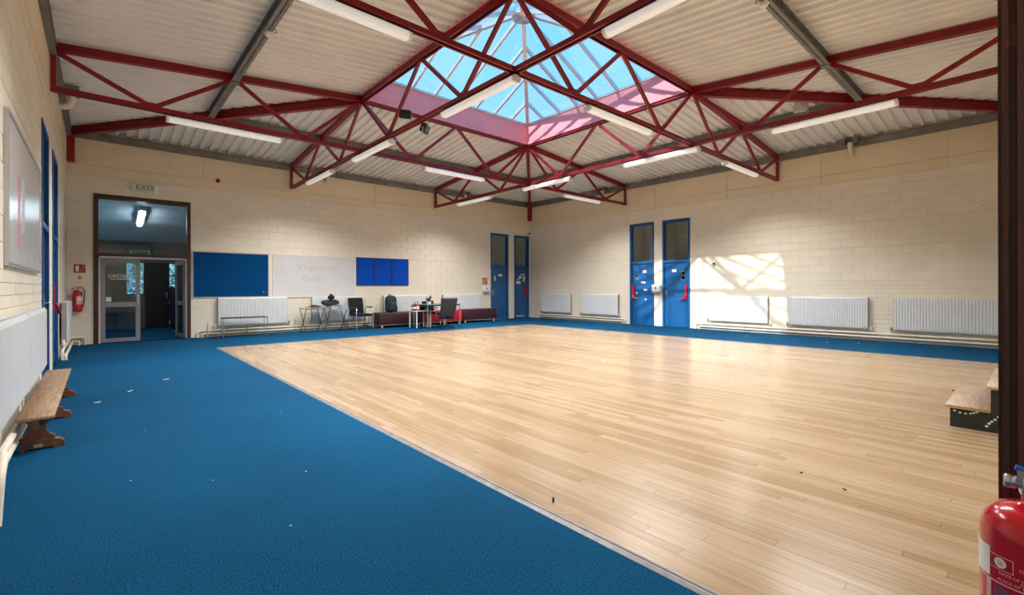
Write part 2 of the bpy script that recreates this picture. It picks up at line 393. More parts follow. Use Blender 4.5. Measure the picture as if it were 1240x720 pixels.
DOORTOP = 3.375
holes = {
    'back': [(-0.10, 1.71, 0, 3.39), (11.38, 12.29, 0, DOORTOP), (12.60, 13.43, 0, DOORTOP)],
    'right': [(8.22, 9.14, 0, DOORTOP), (6.99, 7.92, 0, DOORTOP)],
    'left': [(8.20, 9.20, 0, DOORTOP), (9.96, 11.06, 0, DOORTOP)],
    'near': [(-0.36, 1.93, 0, 3.39)],
}
spans = {'back': (X0, X1), 'right': (Y0, Y1), 'left': (Y0, Y1), 'near': (X0, X1)}
def build_wall(w, label, individual=True):
    s0, s1 = spans[w]
    ext0, ext1 = (0.25, 0.25) if w in ('back', 'near') else (0, 0)
    back = [(s0-ext0, s1+ext1, -0.02, 5.0)]
    for h in holes[w]: back = rect_sub(back, h)
    mb = MB()
    for r in back: wbox(mb, w, r[0], r[1], r[2], r[3], -0.22, -0.007)
    root = mb.build('wall_' + w, 'mortar'); root['kind'] = 'structure'; root['label'] = label; root['category'] = 'wall'
    # blocks
    g = 0.0065
    cells = []
    nc = int(round(ZBAND0 / COURSE)); ch = ZBAND0 / nc
    beds = [k*ch/2 for k in range(14)] + [k*ch for k in range(7, nc+1)]      # low courses are half height
    for c, (b0, b1) in enumerate(zip(beds[:-1], beds[1:])):
        s = s0 - (BLEN/2 if c % 2 else 0)
        while s < s1:
            a0, a1 = max(s, s0), min(s + BLEN, s1)
            if a1 - a0 > 0.03:
                rs = [(a0, a1, b0, b1)]
                for h in holes[w]: rs = rect_sub(rs, h)
                for r in rs:
                    if r[1]-r[0] > 0.02 and r[3]-r[2] > 0.02:
                        full = r[1]-r[0] > BLEN-1e-4 and r[3]-r[2] > b1-b0-1e-4 and not any(abs(b1 - k*ch) < 0.01 for k in (11, 14))
                        cells.append((r, full))
            s += BLEN
    def area(r):
        q = [project(WMAP[w](s, z, 0)) for s, z in ((r[0], r[2]), (r[1], r[2]), (r[1], r[3]), (r[0], r[3]))]
        if any(p is None for p in q): return 0
        cx = sum(p[0] for p in q)/4; cyy = sum(p[1] for p in q)/4
        if not (-5 < cx < 1210 and -5 < cyy < 725): return 0
        return abs(sum(q[i][0]*q[(i+1)%4][1] - q[(i+1)%4][0]*q[i][1] for i in range(4)))/2
    def cell_box(mb, r, jo):
        wide = 0.007 if any(abs(r[3] - k*ch) < 0.01 for k in (11, 14)) else 0.0
        wbox(mb, w, r[0]+g/4, r[1]-g/4, r[2]+g/2, r[3]-g/2-wide, -0.0065, jo)
    cells.sort(key=lambda c: -area(c[0]))
    k = 300 if individual else 0
    shared = {}
    for r, full in cells[:k]:
        if full:
            hh = round(r[3]-r[2], 4)
            if hh not in shared:
                m0 = MB(); c0 = WMAP[w](0, 0, 0)
                m0.box(Vector(WMAP[w](g/4, g/2, -0.0065)) - Vector(c0), Vector(WMAP[w](BLEN-g/4, hh-g/2, 0)) - Vector(c0))
                shared[hh] = m0.mesh('block', 'cream')
            o = bpy.data.objects.new('block', shared[hh]); C.objects.link(o); o.parent = root
            o.location = WMAP[w](r[0], r[2], random.uniform(-0.0012, 0.0012))
        else:
            m0 = MB(); cell_box(m0, r, random.uniform(-0.001, 0.001)); m0.build('block', 'cream', root)
    rest = MB()
    for r, full in cells[k:]: cell_box(rest, r, random.uniform(-0.0012, 0.0012))
    if rest.v: rest.build('blockwork', 'cream', root, kind='stuff', fix=False)
    # smooth concrete band above the blocks, cast in lengths
    j = {'back': 4.28, 'right': 5.86, 'left': 5.86, 'near': 4.28}[w]
    while j > s0 + 0.3: j -= 2.32
    js = [s0]
    while j < s1 - 0.2:
        if j > s0 + 0.2: js.append(j)
        j += 2.32
    js.append(s1)
    for a, b in zip(js[:-1], js[1:]):
        m0 = MB(); wbox(m0, w, a+0.004, b-0.004, ZBAND0+0.006, ZBAND1-0.006, -0.0065, 0.004); m0.build('lintel_course', 'cream_band', root)
        m0 = MB(); wbox(m0, w, a+0.004, b-0.004, ZBAND1+0.004, 4.70, -0.0065, 0.010); m0.build('ring_beam', 'cream_band', root)
    return root
build_wall('back', 'cream painted block wall with the brown framed doorway and notice boards')
build_wall('right', 'cream painted block wall with sunlit patch and a row of radiators')
build_wall('left', 'cream painted block wall behind the long wooden bench')
build_wall('near', 'cream painted block wall around the brown doorway beside the red extinguisher', individual=False)

# ------------------------------------------------------------------ floor
WX0, WX1, WY0, WY1 = 1.87, 10.84, -0.02, 11.30
fl = MB()
for r in [(X0-0.2, WX0-0.045, -3.4, 18.9), (WX1+0.045, X1+0.2, Y0-0.2, Y1), (WX0-0.045, WX1+0.045, WY1+0.045, Y1), (WX0-0.045, 4.6, Y1, 18.9), (WX0-0.045, 4.2, -3.4, WY0)]:
    fl.box((r[0], r[2], -0.15), (r[1], r[3], 0.0))
f_o = fl.build('floor', 'carpet'); tag(f_o, 'blue carpet running around the timber dance floor', 'carpet', kind='structure')
sub = MB().box((WX0-0.045, WY0, -0.15), (WX1+0.045, WY1+0.045, -0.012))
wood = sub.build('floor_timber', 'subfloor'); tag(wood, 'pale maple strip dance floor laid inside the blue carpet', 'floor', kind='structure')
PW = 0.0695
planks = []
nrow = int(round((WX1-WX0)/PW)); pw = (WX1-WX0)/nrow
for i in range(nrow):
    y = WY0 - random.uniform(0, 1.2)
    while y < WY1:
        ln = random.uniform(0.7, 2.2)
        a, b = max(y, WY0), min(y+ln, WY1)
        if WY1 - b < 0.25: b = WY1
        if b - a > 0.05: planks.append((WX0+i*pw, WX0+(i+1)*pw, a, b, random.random()))
        y = max(y + ln, b)
def parea(p):
    cx_, cy_ = (p[0]+p[1])/2, (p[2]+p[3])/2
    tot = 0
    for t in (0.1, 0.3, 0.5, 0.7, 0.9):
        q = project((cx_, p[2]+(p[3]-p[2])*t, 0))
        if q and 0 < q[0] < 1208 and 0 < q[1] < 720 and q[2] > 0.5: tot += (p[1]-p[0])*(p[3]-p[2])/5/q[2]**3
    return tot
planks.sort(key=lambda p: -parea(p))
def plank_mesh(mb, p):
    g = 0.0007; h = random.uniform(-0.0003, 0.0003)
    mb.box((p[0]+g, p[2]+g, -0.0125), (p[1]-g, p[3]-g, 0.004+h))
def tint(me, vals):
    a = me.attributes.new('tint', 'FLOAT', 'FACE'); a.data.foreach_set('value', vals)
for p in planks[:300]:
    mb = MB(); plank_mesh(mb, p); o = mb.build('plank', 'maple', wood, fix=False); tint(o.data, [p[4]]*6)
mb = MB()
for p in planks[300:]: plank_mesh(mb, p)
o = mb.build('strip_flooring', 'maple', wood, kind='stuff', fix=False); tint(o.data, [p[4] for p in planks[300:] for _ in range(6)])
# metal edging strip in lengths
n_tr = 0
def edging(a, b, horiz):
    global n_tr
    n_tr += 1
    mb = MB()
    if horiz:
        mb.prism([(WY1-0.004, -0.012), (WY1-0.004, 0.010), (WY1+0.012, 0.012), (WY1+0.030, 0.010), (WY1+0.045, 0.001), (WY1+0.045, -0.012)], 'x', a, b)
    else:
        x = a[0]; sg = a[1]
        mb.prism([(x+sg*0.004, -0.012), (x+sg*0.004, 0.010), (x-sg*0.012, 0.012), (x-sg*0.014, 0.008), (x-sg*0.030, 0.010), (x-sg*0.046, 0.001), (x-sg*0.046, -0.012)], 'y', b[0], b[1])
    o = mb.build('trim_%d' % n_tr, 'edge_metal'); return tag(o, ['worn grey metal edging between carpet and timber beside the left wall', 'grey metal edging between carpet and timber below the notice boards', 'grey metal edging between carpet and timber along the radiators'][n_tr-1], 'trim', kind='structure')
edging((WX0, 1), (WY0, WY1+0.04), False)
edging(WX0-0.02, WX1+0.02, True)
edging((WX1, -1), (WY0, WY1+0.04), False)

# ------------------------------------------------------------------ roof: deck sheets on four slopes, hips, purlins, eaves
LX, LY = X1-X0, Y1-Y0
SIDES = {   # name: (length, depth, corner offset start, corner offset end, map(s, d))
    'north': (LX, Y1-YF, XL-X0, X1-XR, lambda s, d: (X0+s, Y1-d)),
    'east':  (LY, X1-XR, YN-Y0, Y1-YF, lambda s, d: (X1-d, Y0+s)),
    'south': (LX, YN-Y0, XL-X0, X1-XR, lambda s, d: (X0+s, Y0+d)),
    'west':  (LY, XL-X0, YN-Y0, Y1-YF, lambda s, d: (X0+d, Y0+s)),
}
bk = MB()
for nm, (Ls, D, c0, c1, fn) in SIDES.items():
    def P(s, d, up=0.0, fn=fn, D=D): 
        x, y = fn(s, d); return (x, y, ZD + (ZS-ZD)*d/D + up)
    e = -0.25; k0 = c0/D; k1 = c1/D
    ring = [P(e*k0, e, 0.09), P(Ls-e*k1, e, 0.09), P(Ls-c1, D, 0.09), P(c0, D, 0.09)]
    ring2 = [(a, b, c+0.06) for a, b, c in ring]
    bk.hexa(ring + ring2)
ceil = bk.build('ceiling', 'roof_backing'); tag(ceil, 'pale corrugated metal roof sloping up to the glass pyramid', 'ceiling', kind='structure')
PITCH = 0.203
prof = [(0.0, 0.0), (0.072, 0.0), (0.086, 0.055), (0.189, 0.055)]    # (offset, height) one rib
for nm, (Ls, D, c0, c1, fn) in SIDES.items():
    n_r = int(Ls / PITCH); pts = []
    for i in range(n_r + 1):
        for o_, h in prof:
            s = i*PITCH + o_
            if s <= Ls: pts.append((s, h))
    pts.append((Ls, 0.055))
    def dm(s): return D * max(0.0, min(1.0, s/c0, (Ls-s)/c1))
    # insert hip break points so that the edge follows exactly
    def hof(s):
        q = s % PITCH
        for (a, ha), (b, hb) in zip(prof, prof[1:] + [(PITCH, 0.0)]):
            if a <= q <= b: return ha + (hb-ha)*(q-a)/(b-a)
        return 0.0
    ss = sorted(set([round(p[0], 5) for p in pts] + [c0, Ls-c1]))
    per = 5 * PITCH; sheets = {}
    for a, b in zip(ss[:-1], ss[1:]):
        if b - a < 1e-5: continue
        sheets.setdefault(int(((a+b)/2) / per), []).append((a, b))
    for kk, segs in sheets.items():
        mb = MB(); jz = random.uniform(0, 0.004)
        for a, b in segs:
            q = []
            for s, d in ((a, 0), (b, 0), (b, dm(b)), (a, dm(a))):
                x, y = fn(s, d); q.append((x, y, ZD + (ZS-ZD)*d/D + hof(s) + jz))
            mb.add(q, [(0,1,2,3)])
        mb.build('roof_sheet', 'deck_sheet', ceil, fix=False)

corners = {'nw': ((X0, Y1), (XL, YF)), 'ne': ((X1, Y1), (XR, YF)), 'se': ((X1, Y0), (XR, YN)), 'sw': ((X0, Y0), (XL, YN))}
hl = {'nw': 'deep red hip beam from the corner by the exit doorway up to the skylight', 'ne': 'deep red hip beam from the corner by the narrow blue doors up to the skylight',
      'se': 'deep red hip beam from the corner behind the portable steps up to the skylight', 'sw': 'deep red hip beam from the corner by the near doorway up to the skylight'}
for k, (a, b) in corners.items():
    root = thing('hip_beam', hl[k], 'beam', (a[0], a[1], 0))
    A3 = Vector((0, 0, ZD-0.10)); B3 = Vector((b[0]-a[0], b[1]-a[1], ZS-0.10))
    A3 = A3 + (B3-A3)*0.012
    mb = MB(); mb.bar(A3, B3, 0.022, 0.17); mb.build('web_plate', 'red_steel', root)
    mb = MB(); mb.bar(A3-Vector((0,0,0.085)), B3-Vector((0,0,0.085)), 0.10, 0.016); mb.build('bottom_flange', 'red_steel', root)
    mb = MB(); mb.bar(A3+Vector((0,0,0.082)), B3+Vector((0,0,0.082)), 0.10, 0.016); mb.build('top_flange', 'red_steel', root)
    sgx = 1 if b[0] > a[0] else -1; sgy = 1 if b[1] > a[1] else -1
    mb = MB(); mb.box((sgx*0.012, sgy*0.012, 4.02), (sgx*0.14, sgy*0.14, 4.60)); mb.build('corner_post', 'red_steel', root)

def ibeam(mb, p, q, w, h, t=0.012):
    p, q = Vector(p), Vector(q); u = Vector((0,0,1))
    mb.bar(p, q, t, h); mb.bar(p+u*(h/2-t/2), q+u*(h/2-t/2), w, t); mb.bar(p-u*(h/2-t/2), q-u*(h/2-t/2), w, t)
pl = {'north': 'grey steel purlin halfway up the roof over the notice board wall', 'east': 'grey steel purlin halfway up the roof over the radiator wall',
      'south': 'grey steel purlin with a detector, crossing the near roof slope by the portable steps', 'west': 'grey steel purlin with a detector, halfway up the roof over the bench wall'}
el = {'north': 'dark grey eaves beam on top of the notice board wall', 'east': 'dark grey eaves beam on top of the radiator wall', 'south': 'dark grey eaves beam on top of the near wall', 'west': 'dark grey eaves beam on top of the bench wall'}
for nm, (Ls, D, c0, c1, fn) in SIDES.items():
    t = 0.5; z = ZD + (ZS-ZD)*t - 0.085
    a = fn(c0*t+0.06, D*t); b = fn(Ls-c1*t-0.06, D*t)
    root = thing('purlin', pl[nm], 'beam', (a[0], a[1], 0)); root['kind'] = 'structure'; mb = MB(); ibeam(mb, (0,0,z), (b[0]-a[0], b[1]-a[1], z), 0.11, 0.16)
    mb.build('steel_section', 'grey_steel', root)
    for tt in (c0, Ls-c1):   # cleats bolted at each truss
        x, y = fn(tt, D*t); mb = MB(); mb.box((x-a[0]-0.07, y-a[1]-0.07, z-0.10), (x-a[0]+0.07, y-a[1]+0.07, z-0.08)); mb.build('cleat', 'grey_steel', root)
    mb = MB(); a = fn(0.02, 0.04); b = fn(Ls-0.02, 0.04)
    mb.bar((a[0], a[1], 4.645), (b[0], b[1], 4.645), 0.06, 0.145)
    a = fn(0.02, 0.05); b = fn(Ls-0.02, 0.05); mb.bar((a[0], a[1], 4.725), (b[0], b[1], 4.725), 0.08, 0.014); mb.bar((a[0], a[1], 4.579), (b[0], b[1], 4.579), 0.08, 0.012)
    tag(mb.build('eaves_beam', 'grey_steel'), el[nm], 'beam')

# ------------------------------------------------------------------ trusses
def truss(label, along, c):
    """along 'x' or 'y'; c = fixed coordinate"""
    if along == 'x': lo, hi, n0, n1 = X0+0.02, X1-0.02, XL, XR; P = lambda t, z: (t, c, z)
    else: lo, hi, n0, n1 = Y0+0.02, Y1-0.02, YN, YF; P = lambda t, z: (c, t, z)
    root = thing('roof_truss', label, 'truss', P(lo, 0)); off = Vector(P(lo, 0))
    def L(t, z): return Vector(P(t, z)) - off
    zb = 4.10; zw = ZD-0.075; zs = ZS-0.085
    def top(t):
        if t < n0: return zw + (zs-zw)*(t-lo)/(n0-lo)
        if t > n1: return zw + (zs-zw)*(hi-t)/(hi-n1)
        return zs
    def angle(mb, p, q, w=0.085, h=0.08, t=0.014, side=1):   # an angle section: vertical leg + lower leg
        p, q = Vector(p), Vector(q); d = (q-p).normalized(); sd = d.cross(Vector((0,0,1))).normalized()
        up = sd.cross(d).normalized()
        mb.bar(p, q, t*2.6, h); mb.bar(p - up*(h/2-t/2), q - up*(h/2-t/2), w, t)
    for a, b in ((lo, n0), (n0, n1), (n1, hi)):
        mb = MB(); angle(mb, L(a, top(a)), L(b, top(b)), 0.10, 0.125, 0.016); mb.build('top_chord', 'red_steel', root)
    mb = MB(); angle(mb, L(lo, zb), L(hi, zb), 0.10, 0.082); mb.build('bottom_chord', 'red_steel', root)
    for a, b in ((lo, n0), (n0, n1), (n1, hi)):
        w = b - a; q = [a, a+w*0.25, a+w*0.5, a+w*0.75, b]
        nodes = [(q[0], 1), (q[1], 0), (q[2], 1), (q[3], 0), (q[4], 1)]
        for (s, u), (e, v) in zip(nodes[:-1], nodes[1:]):
            g = 0.03 * (1 if e > s else -1)
            p1 = L(s+g, top(s)-0.05 if u else zb+0.03); p2 = L(e-g, top(e)-0.05 if v else zb+0.03)
            mb = MB(); mb.bar(p1, p2, 0.045, 0.062); mb.build('diagonal', 'red_steel', root)
        for tq in (q[1], q[3]):     # gusset plate at the lower nodes
            mb = MB(); a0 = L(tq-0.11, zb+0.03); mb.bar(L(tq-0.12, zb+0.045), L(tq+0.12, zb+0.045), 0.012, 0.09); mb.build('gusset', 'red_steel', root)
    for e in (lo+0.03, hi-0.03):
        mb = MB(); mb.bar(L(e, zb), L(e, top(e)), 0.06, 0.06, up=(1,0,0) if along == 'y' else (0,1,0)); mb.build('end_post', 'red_steel', root)
    return root
truss('red lattice roof truss whose far end meets the wall above the whiteboard', 'y', XL)
truss('red lattice roof truss whose far end meets the wall above the maroon seats', 'y', XR)
truss('red lattice roof truss ending on the radiator wall near the narrow corner doors', 'x', YF)
truss('red lattice roof truss ending on the radiator wall above the sunlit patch', 'x', YN)

# ------------------------------------------------------------------ skylight
SKB, SKA = 5.72, 6.86
sk = MB()
for a, b in (((XL, YN), (XR, YN)), ((XR, YN), (XR, YF)), ((XR, YF), (XL, YF)), ((XL, YF), (XL, YN))):
    sk.bar((a[0], a[1], SKB), (b[0], b[1], SKB), 0.09, 0.05)
sky = sk.build('window_1', 'bar_alu'); tag(sky, 'glazed pyramid skylight on a kerb with painted-in pink flare', 'skylight', kind='structure')
scx, scy = (XL+XR)/2, (YN+YF)/2
apex = Vector((scx, scy, SKA))
SQ = [(XL, YF), (XR, YF), (XR, YN), (XL, YN)]
for i in range(4):
    a = Vector((*SQ[i], SKB+0.03)); b = Vector((*SQ[(i+1)%4], SKB+0.03)); mid = (a+b)/2
    inw = (Vector((scx, scy, 0)) - Vector((mid.x, mid.y, 0))).normalized()
    # kerb
    mb = MB(); mb.bar(Vector((a.x, a.y, (ZS-0.02+SKB)/2)) - inw*0.01, Vector((b.x, b.y, (ZS-0.02+SKB)/2)) - inw*0.01, 0.05, SKB-ZS+0.02); mb.build('kerb_panel', 'kerb_flare_pink', sky)
    mb = MB(); mb.bar(Vector((a.x, a.y, ZS-0.045)) + inw*0.022, Vector((b.x, b.y, ZS-0.045)) + inw*0.022, 0.06, 0.07); mb.build('kerb_rail', 'kerb_flare_pink', sky)
    def pt(s, t):   # s along base 0..1, t 0..1 up the face
        base = a + (b-a)*s; return base + (apex - mid)*t
    nrm = (b-a).cross(apex-mid).normalized()
    if nrm.z < 0: nrm = -nrm
    for k in range(8):
        s0_, s1_ = k/8, (k+1)/8; t0, t1 = 2*min(s0_, 1-s0_), 2*min(s1_, 1-s1_)
        poly = [pt(s0_, 0), pt(s1_, 0)] + ([pt(s1_, t1)] if t1 > 0 else []) + ([pt(s0_, t0)] if t0 > 0 else [])
        n = len(poly); mb = MB(); v = [p + nrm*0.012 for p in poly] + [p + nrm*0.02 for p in poly]
        mb.add(v, [tuple(range(n)), tuple(reversed(range(n, 2*n)))] + [((j+1)%n, j, n+j, n+(j+1)%n) for j in range(n)])
        mb.build('glass_pane', 'sky_glass', sky)
        if k: mb = MB(); mb.bar(pt(s0_, 0.0), pt(s0_, t0*0.985), 0.055, 0.07, up=nrm); mb.build('glazing_bar', 'bar_alu', sky)
    mb = MB(); mb.bar(a, a + (apex-a)*0.97, 0.085, 0.11); mb.build('hip_rafter', 'bar_alu', sky)
mb = MB(); mb.lathe([(0.0, -0.05), (0.05, -0.05), (0.05, -0.012), (0.23, -0.01), (0.24, 0.0), (0.23, 0.03), (0.0, 0.03)], apex - Vector((0,0,0.12)), 28); mb.build('apex_plate', 'alu_frame', sky)

# ------------------------------------------------------------------ strip lights under the trusses
def strip_light(along, c, t, where):
    root = thing('strip_light', 'white strip light under the red truss ' + where, 'light', (c, t, 3.93) if along == 'y' else (t, c, 3.93), 0 if along == 'y' else PI/2, 'strip lights under the trusses')
    Ln = 1.72
    mb = MB(); mb.rbox((-0.035, -Ln/2, 0.075), (0.035, Ln/2, 0.105), 0.006, 1); mb.build('spine', 'white_plastic', root)
    prf = [(-0.062, 0.075), (-0.066, 0.045), (-0.05, 0.014), (-0.02, 0.002), (0.02, 0.002), (0.05, 0.014), (0.066, 0.045), (0.062, 0.075)]
    mb = MB(); mb.prism(prf, 'y', -Ln/2+0.03, Ln/2-0.03); mb.build('diffuser', 'lit_cover', root)
    for e in (-1, 1):
        p2 = [(x*1.06, 0.04+(z-0.04)*1.06) for x, z in prf]; mb = MB(); mb.prism(p2, 'y', e*(Ln/2-0.03), e*(Ln/2+0.005)); mb.build('end_cap', 'white_plastic', root)
        mb = MB(); mb.box((-0.012, e*0.55-0.02, 0.10), (0.012, e*0.55+0.02, 0.128)); mb.build('hanger', 'chrome', root)
    ld = bpy.data.lights.new('tube_light', 'AREA'); ld.shape = 'RECTANGLE'; ld.size = 0.10; ld.size_y = Ln-0.1; ld.energy = LAMP_W; ld.color = (1.0, 0.97, 0.93); ld.spread = R(138)
    lo = bpy.data.objects.new('tube_light', ld); C.objects.link(lo); lo.parent = root; lo.location = (0, 0, -0.004)
LAMPS = [('y', XL, 2.2, 'at its end by the near wall'), ('y', XL, 5.35, 'starting at its crossing below the skylight apex'), ('y', XL, 8.80, 'beside the two small floodlights'), ('y', XL, 11.75, 'above the whiteboard'),
         ('y', XR, 2.2, 'beside the grey box floodlight'), ('y', XR, 5.25, 'along the sunlit skylight kerb'), ('y', XR, 8.60, 'at the crossing nearest the room corner'), ('y', XR, 11.75, 'above the maroon and red seats'),
         ('x', YF, 1.67, 'at its bench wall end, before the exit doorway'), ('x', YF, 6.42, 'along the shaded skylight kerb facing the whiteboard wall'), ('x', YF, 11.15, 'at its radiator wall end by the corner'),
         ('x', YN, 1.67, 'near the bench wall, crossing the near roof slope'), ('x', YN, 6.42, 'leading from the skylight apex to the sunlit wall'), ('x', YN, 11.15, 'at its end above the sunlit patch')]
for a_, c_, t_, w_ in LAMPS: strip_light(a_, c_, t_, w_)

# ------------------------------------------------------------------ doors
def blue_door(n, w, s0, s1, label, hinge_low, notices, panic=None, panel=None, lever=None, scuffs=0):
    """narrow blue door with a glazed overlight; s0..s1 = opening"""
    fw = 0.065; z1 = DOORTOP; zt = 2.03
    mb = MB()
    wbox(mb, w, s0, s0+fw, 0, z1, -0.12, 0.012); wbox(mb, w, s1-fw, s1, 0, z1, -0.12, 0.012)
    wbox(mb, w, s0+fw, s1-fw, z1-fw, z1, -0.12, 0.012); wbox(mb, w, s0+fw, s1-fw, zt, zt+0.07, -0.12, 0.010)
    root = mb.build('door_%d' % n, 'blue_paint'); tag(root, label, 'door', kind='structure')
    mb = MB(); wbox(mb, w, s0+fw+0.004, s1-fw-0.004, 0.008, zt-0.004, -0.075, -0.03); mb.build('leaf', 'blue_paint', root)
    mb = MB(); wbox(mb, w, s0+fw-0.005, s1-fw+0.005, zt+0.065, z1-fw+0.005, -0.07, -0.06); mb.build('overlight_pane', 'fan_glass', root)
    mb = MB()
    for a, b, c, d in ((s0+fw, s0+fw+0.018, zt+0.07, z1-fw), (s1-fw-0.018, s1-fw, zt+0.07, z1-fw), (s0+fw, s1-fw, zt+0.07, zt+0.09), (s0+fw, s1-fw, z1-fw-0.02, z1-fw)):
        wbox(mb, w, a, b, c, d, -0.06, -0.035)
    mb.build('glazing_bead', 'blue_paint', root)
    for z in (0.25, 1.05, 1.8):
        mb = MB(); sh = s0+fw if hinge_low else s1-fw; wbox(mb, w, sh-0.012, sh+0.012, z-0.05, z+0.05, -0.032, -0.018); mb.build('hinge', 'dark_metal', root)
    for (a, b, z, hh, mt) in notices:
        mb = MB(); wbox(mb, w, a, b, z, z+hh, -0.030, -0.0275); mb.build('notice', mt, root)
    if panel:
        a, b, z, hh = panel; mb = MB(); wbox(mb, w, a, b, z, z+hh, -0.031, -0.024); f = mb.build('vision_panel', 'black_plastic', root)
        mb = MB(); wbox(mb, w, a+0.025, b-0.025, z+0.03, z+hh-0.03, -0.026, -0.0225); mb.build('pane', 'exit_pale', f)
    if panic:
        s, sg = panic
        mb = MB(); wbox(mb, w, s-0.04, s+0.04, 0.88, 1.32, -0.03, 0.02); p = mb.build('panic_latch', 'panic_red', root)
        q = [Vector(WMAP[w](s, 1.02, 0.03)), Vector(WMAP[w](s+sg*0.03, 0.92, 0.06)), Vector(WMAP[w](s+sg*0.20, 0.86, 0.06))]
        mb = MB(); mb.tube(q, 0.02, 8); mb.build('push_pad', 'panic_red', p)
    if lever is not None:
        mb = MB(); wbox(mb, w, lever-0.02, lever+0.02, 0.95, 1.15, -0.03, -0.022); p = mb.build('handle_plate', 'chrome', root)
        q = [Vector(WMAP[w](lever, 1.05, -0.022)), Vector(WMAP[w](lever, 1.05, 0.03)), Vector(WMAP[w](lever+0.11, 1.05, 0.03))]
        mb = MB(); mb.tube(q, 0.009, 8); mb.build('lever', 'chrome', p)
    if scuffs:
        mb = MB(); wbox(mb, w, s0+fw+0.08, s1-fw-0.2, 0.07, 0.10, -0.030, -0.0285); mb.build('kick_mark', 'paper', root)
    # closed dark space behind the overlight: the room on the other side
    mb = MB()
    o0, o1 = -0.95, -0.22
    wbox(mb, w, s0-0.05, s1+0.05, -0.02, 3.5, o0-0.05, o0); wbox(mb, w, s0-0.06, s0-0.02, -0.02, 3.5, o0, o1); wbox(mb, w, s1+0.02, s1+0.06, -0.02, 3.5, o0, o1); wbox(mb, w, s0-0.06, s1+0.06, 3.46, 3.5, o0, o1)
    mb.build('cupboard_lining', 'cupboard', root)
    return root
blue_door(1, 'back', 11.38, 12.29, 'plain blue door with glazed overlight behind the end of the maroon seat', False,
          [(11.80, 11.97, 1.70, 0.08, 'paper')], panel=(11.54, 11.66, 1.48, 0.26), lever=11.50)
blue_door(2, 'back', 12.60, 13.43, 'narrow scuffed blue door squeezed into the room corner', True,
          [(12.88, 13.02, 1.62, 0.09, 'paper'), (12.74, 12.98, 1.40, 0.11, 'paper'), (12.95, 13.22, 1.76, 0.04, 'paper'), (12.78, 12.90, 1.56, 0.04, 'label_white')],
          panic=(13.25, -1), panel=(13.08, 13.24, 1.46, 0.30), scuffs=1)
blue_door(3, 'right', 8.22, 9.14, 'sunlit blue door with red panic latch and torn notices', False,
          [(8.52, 8.66, 1.72, 0.10, 'paper'), (8.82, 8.94, 1.50, 0.20, 'teal_grey'), (8.84, 8.92, 1.60, 0.08, 'paper'), (8.55, 8.72, 1.38, 0.06, 'paper'), (8.50, 8.62, 1.14, 0.05, 'paper'), (8.86, 8.92, 1.04, 0.04, 'paper'), (8.52, 8.58, 0.83, 0.04, 'paper')],
          panic=(9.01, -1))
blue_door(4, 'right', 6.99, 7.92, 'sunlit blue door with red panic latch and a teal and white card', True,
          [(7.46, 7.60, 1.73, 0.08, 'paper'), (7.16, 7.30, 1.47, 0.30, 'teal_grey'), (7.18, 7.28, 1.49, 0.11, 'paper'), (7.18, 7.28, 1.64, 0.09, 'mint')], panic=(7.12, 1), lever=7.80)
blue_door(5, 'left', 8.20, 9.20, 'blue door with glazed overlight on the bench wall, next to the radiators', True, [], lever=9.05)
blue_door(6, 'left', 9.96, 11.06, 'blue door with glazed overlight on the bench wall, towards the exit doorway', False, [], panic=(10.12, 1))

# ---- brown framed doorway in the far wall with grey glazed double doors
mb = MB()
FX0, FX1 = -0.10, 1.71
for a, b, c, d in ((FX0, FX0+0.085, 0, 3.39), (FX1-0.075, FX1, 0, 3.39), (FX0+0.085, FX1-0.075, 3.30, 3.39), (FX0+0.085, FX1-0.075, 1.985, 2.055)):
    wbox(mb, 'back', a, b, c, d, -0.20, 0.02)
d7 = mb.build('door_7', 'frame_brown'); tag(d7, 'brown timber framed doorway with grey glazed double doors under an exit sign', 'door', kind='structure')
mb = MB(); wbox(mb, 'back', FX0+0.08, FX1-0.07, 2.05, 3.305, -0.12, -0.11); mb.build('overlight_pane', 'over_glass', d7)
mb = MB()
for a, b, c, d in ((FX0+0.085, FX0+0.112, 0, 1.985), (FX1-0.10, FX1-0.075, 0, 1.985), (FX0+0.085, FX1-0.075, 1.95, 1.985)): wbox(mb, 'back', a, b, c, d, -0.17, -0.02)
mb.build('lining', 'white_plastic', d7)
def glazed_leaf(name, M, wd):
    """leaf in local x 0..wd, thickness along y"""
    mb = MB(); st = 0.085
    for a, b, c, d in ((0, st, 0.01, 1.94), (wd-st, wd, 0.01, 1.94), (st, wd-st, 0.01, 0.10), (st, wd-st, 0.82, 0.93), (st, wd-st, 1.84, 1.94)): mb.box((a, -0.022, c), (b, 0.022, d))
    mb.xf(M); leaf = mb.build(name, 'door_grey', d7)
    for c, d in ((0.09, 0.83), (0.92, 1.85)):
        mb = MB(); mb.box((st-0.008, -0.004, c), (wd-st+0.008, 0.004, d)); mb.xf(M); mb.build('pane', 'door_glass', leaf)
    mb = MB(); mb.box((wd-0.055, -0.05, 0.86), (wd-0.03, -0.022, 1.10)); mb.xf(M); mb.build('pull_handle', 'alu_frame', leaf)
    return leaf
LW = 0.71
Ml = Matrix.Translation((FX0+0.115, Y1+0.09, 0))
lf = glazed_leaf('leaf', Ml, LW)
Mr = Matrix.Translation((FX1-0.105, Y1+0.10, 0)) @ Matrix.Rotation(R(99), 4, 'Z')
glazed_leaf('leaf', Mr, LW)
o = text('lettering', 'OROSKO', 0.105, 'paper', lf, (0.375, Y1+0.080, 1.53), (R(90), 0, 0), ext=0.0005, sx=1.05)
mb = MB(); mb.box((0.19, Y1+0.079, 1.455), (0.50, Y1+0.0805, 1.47)); mb.build('lettering_line', 'paper', lf)
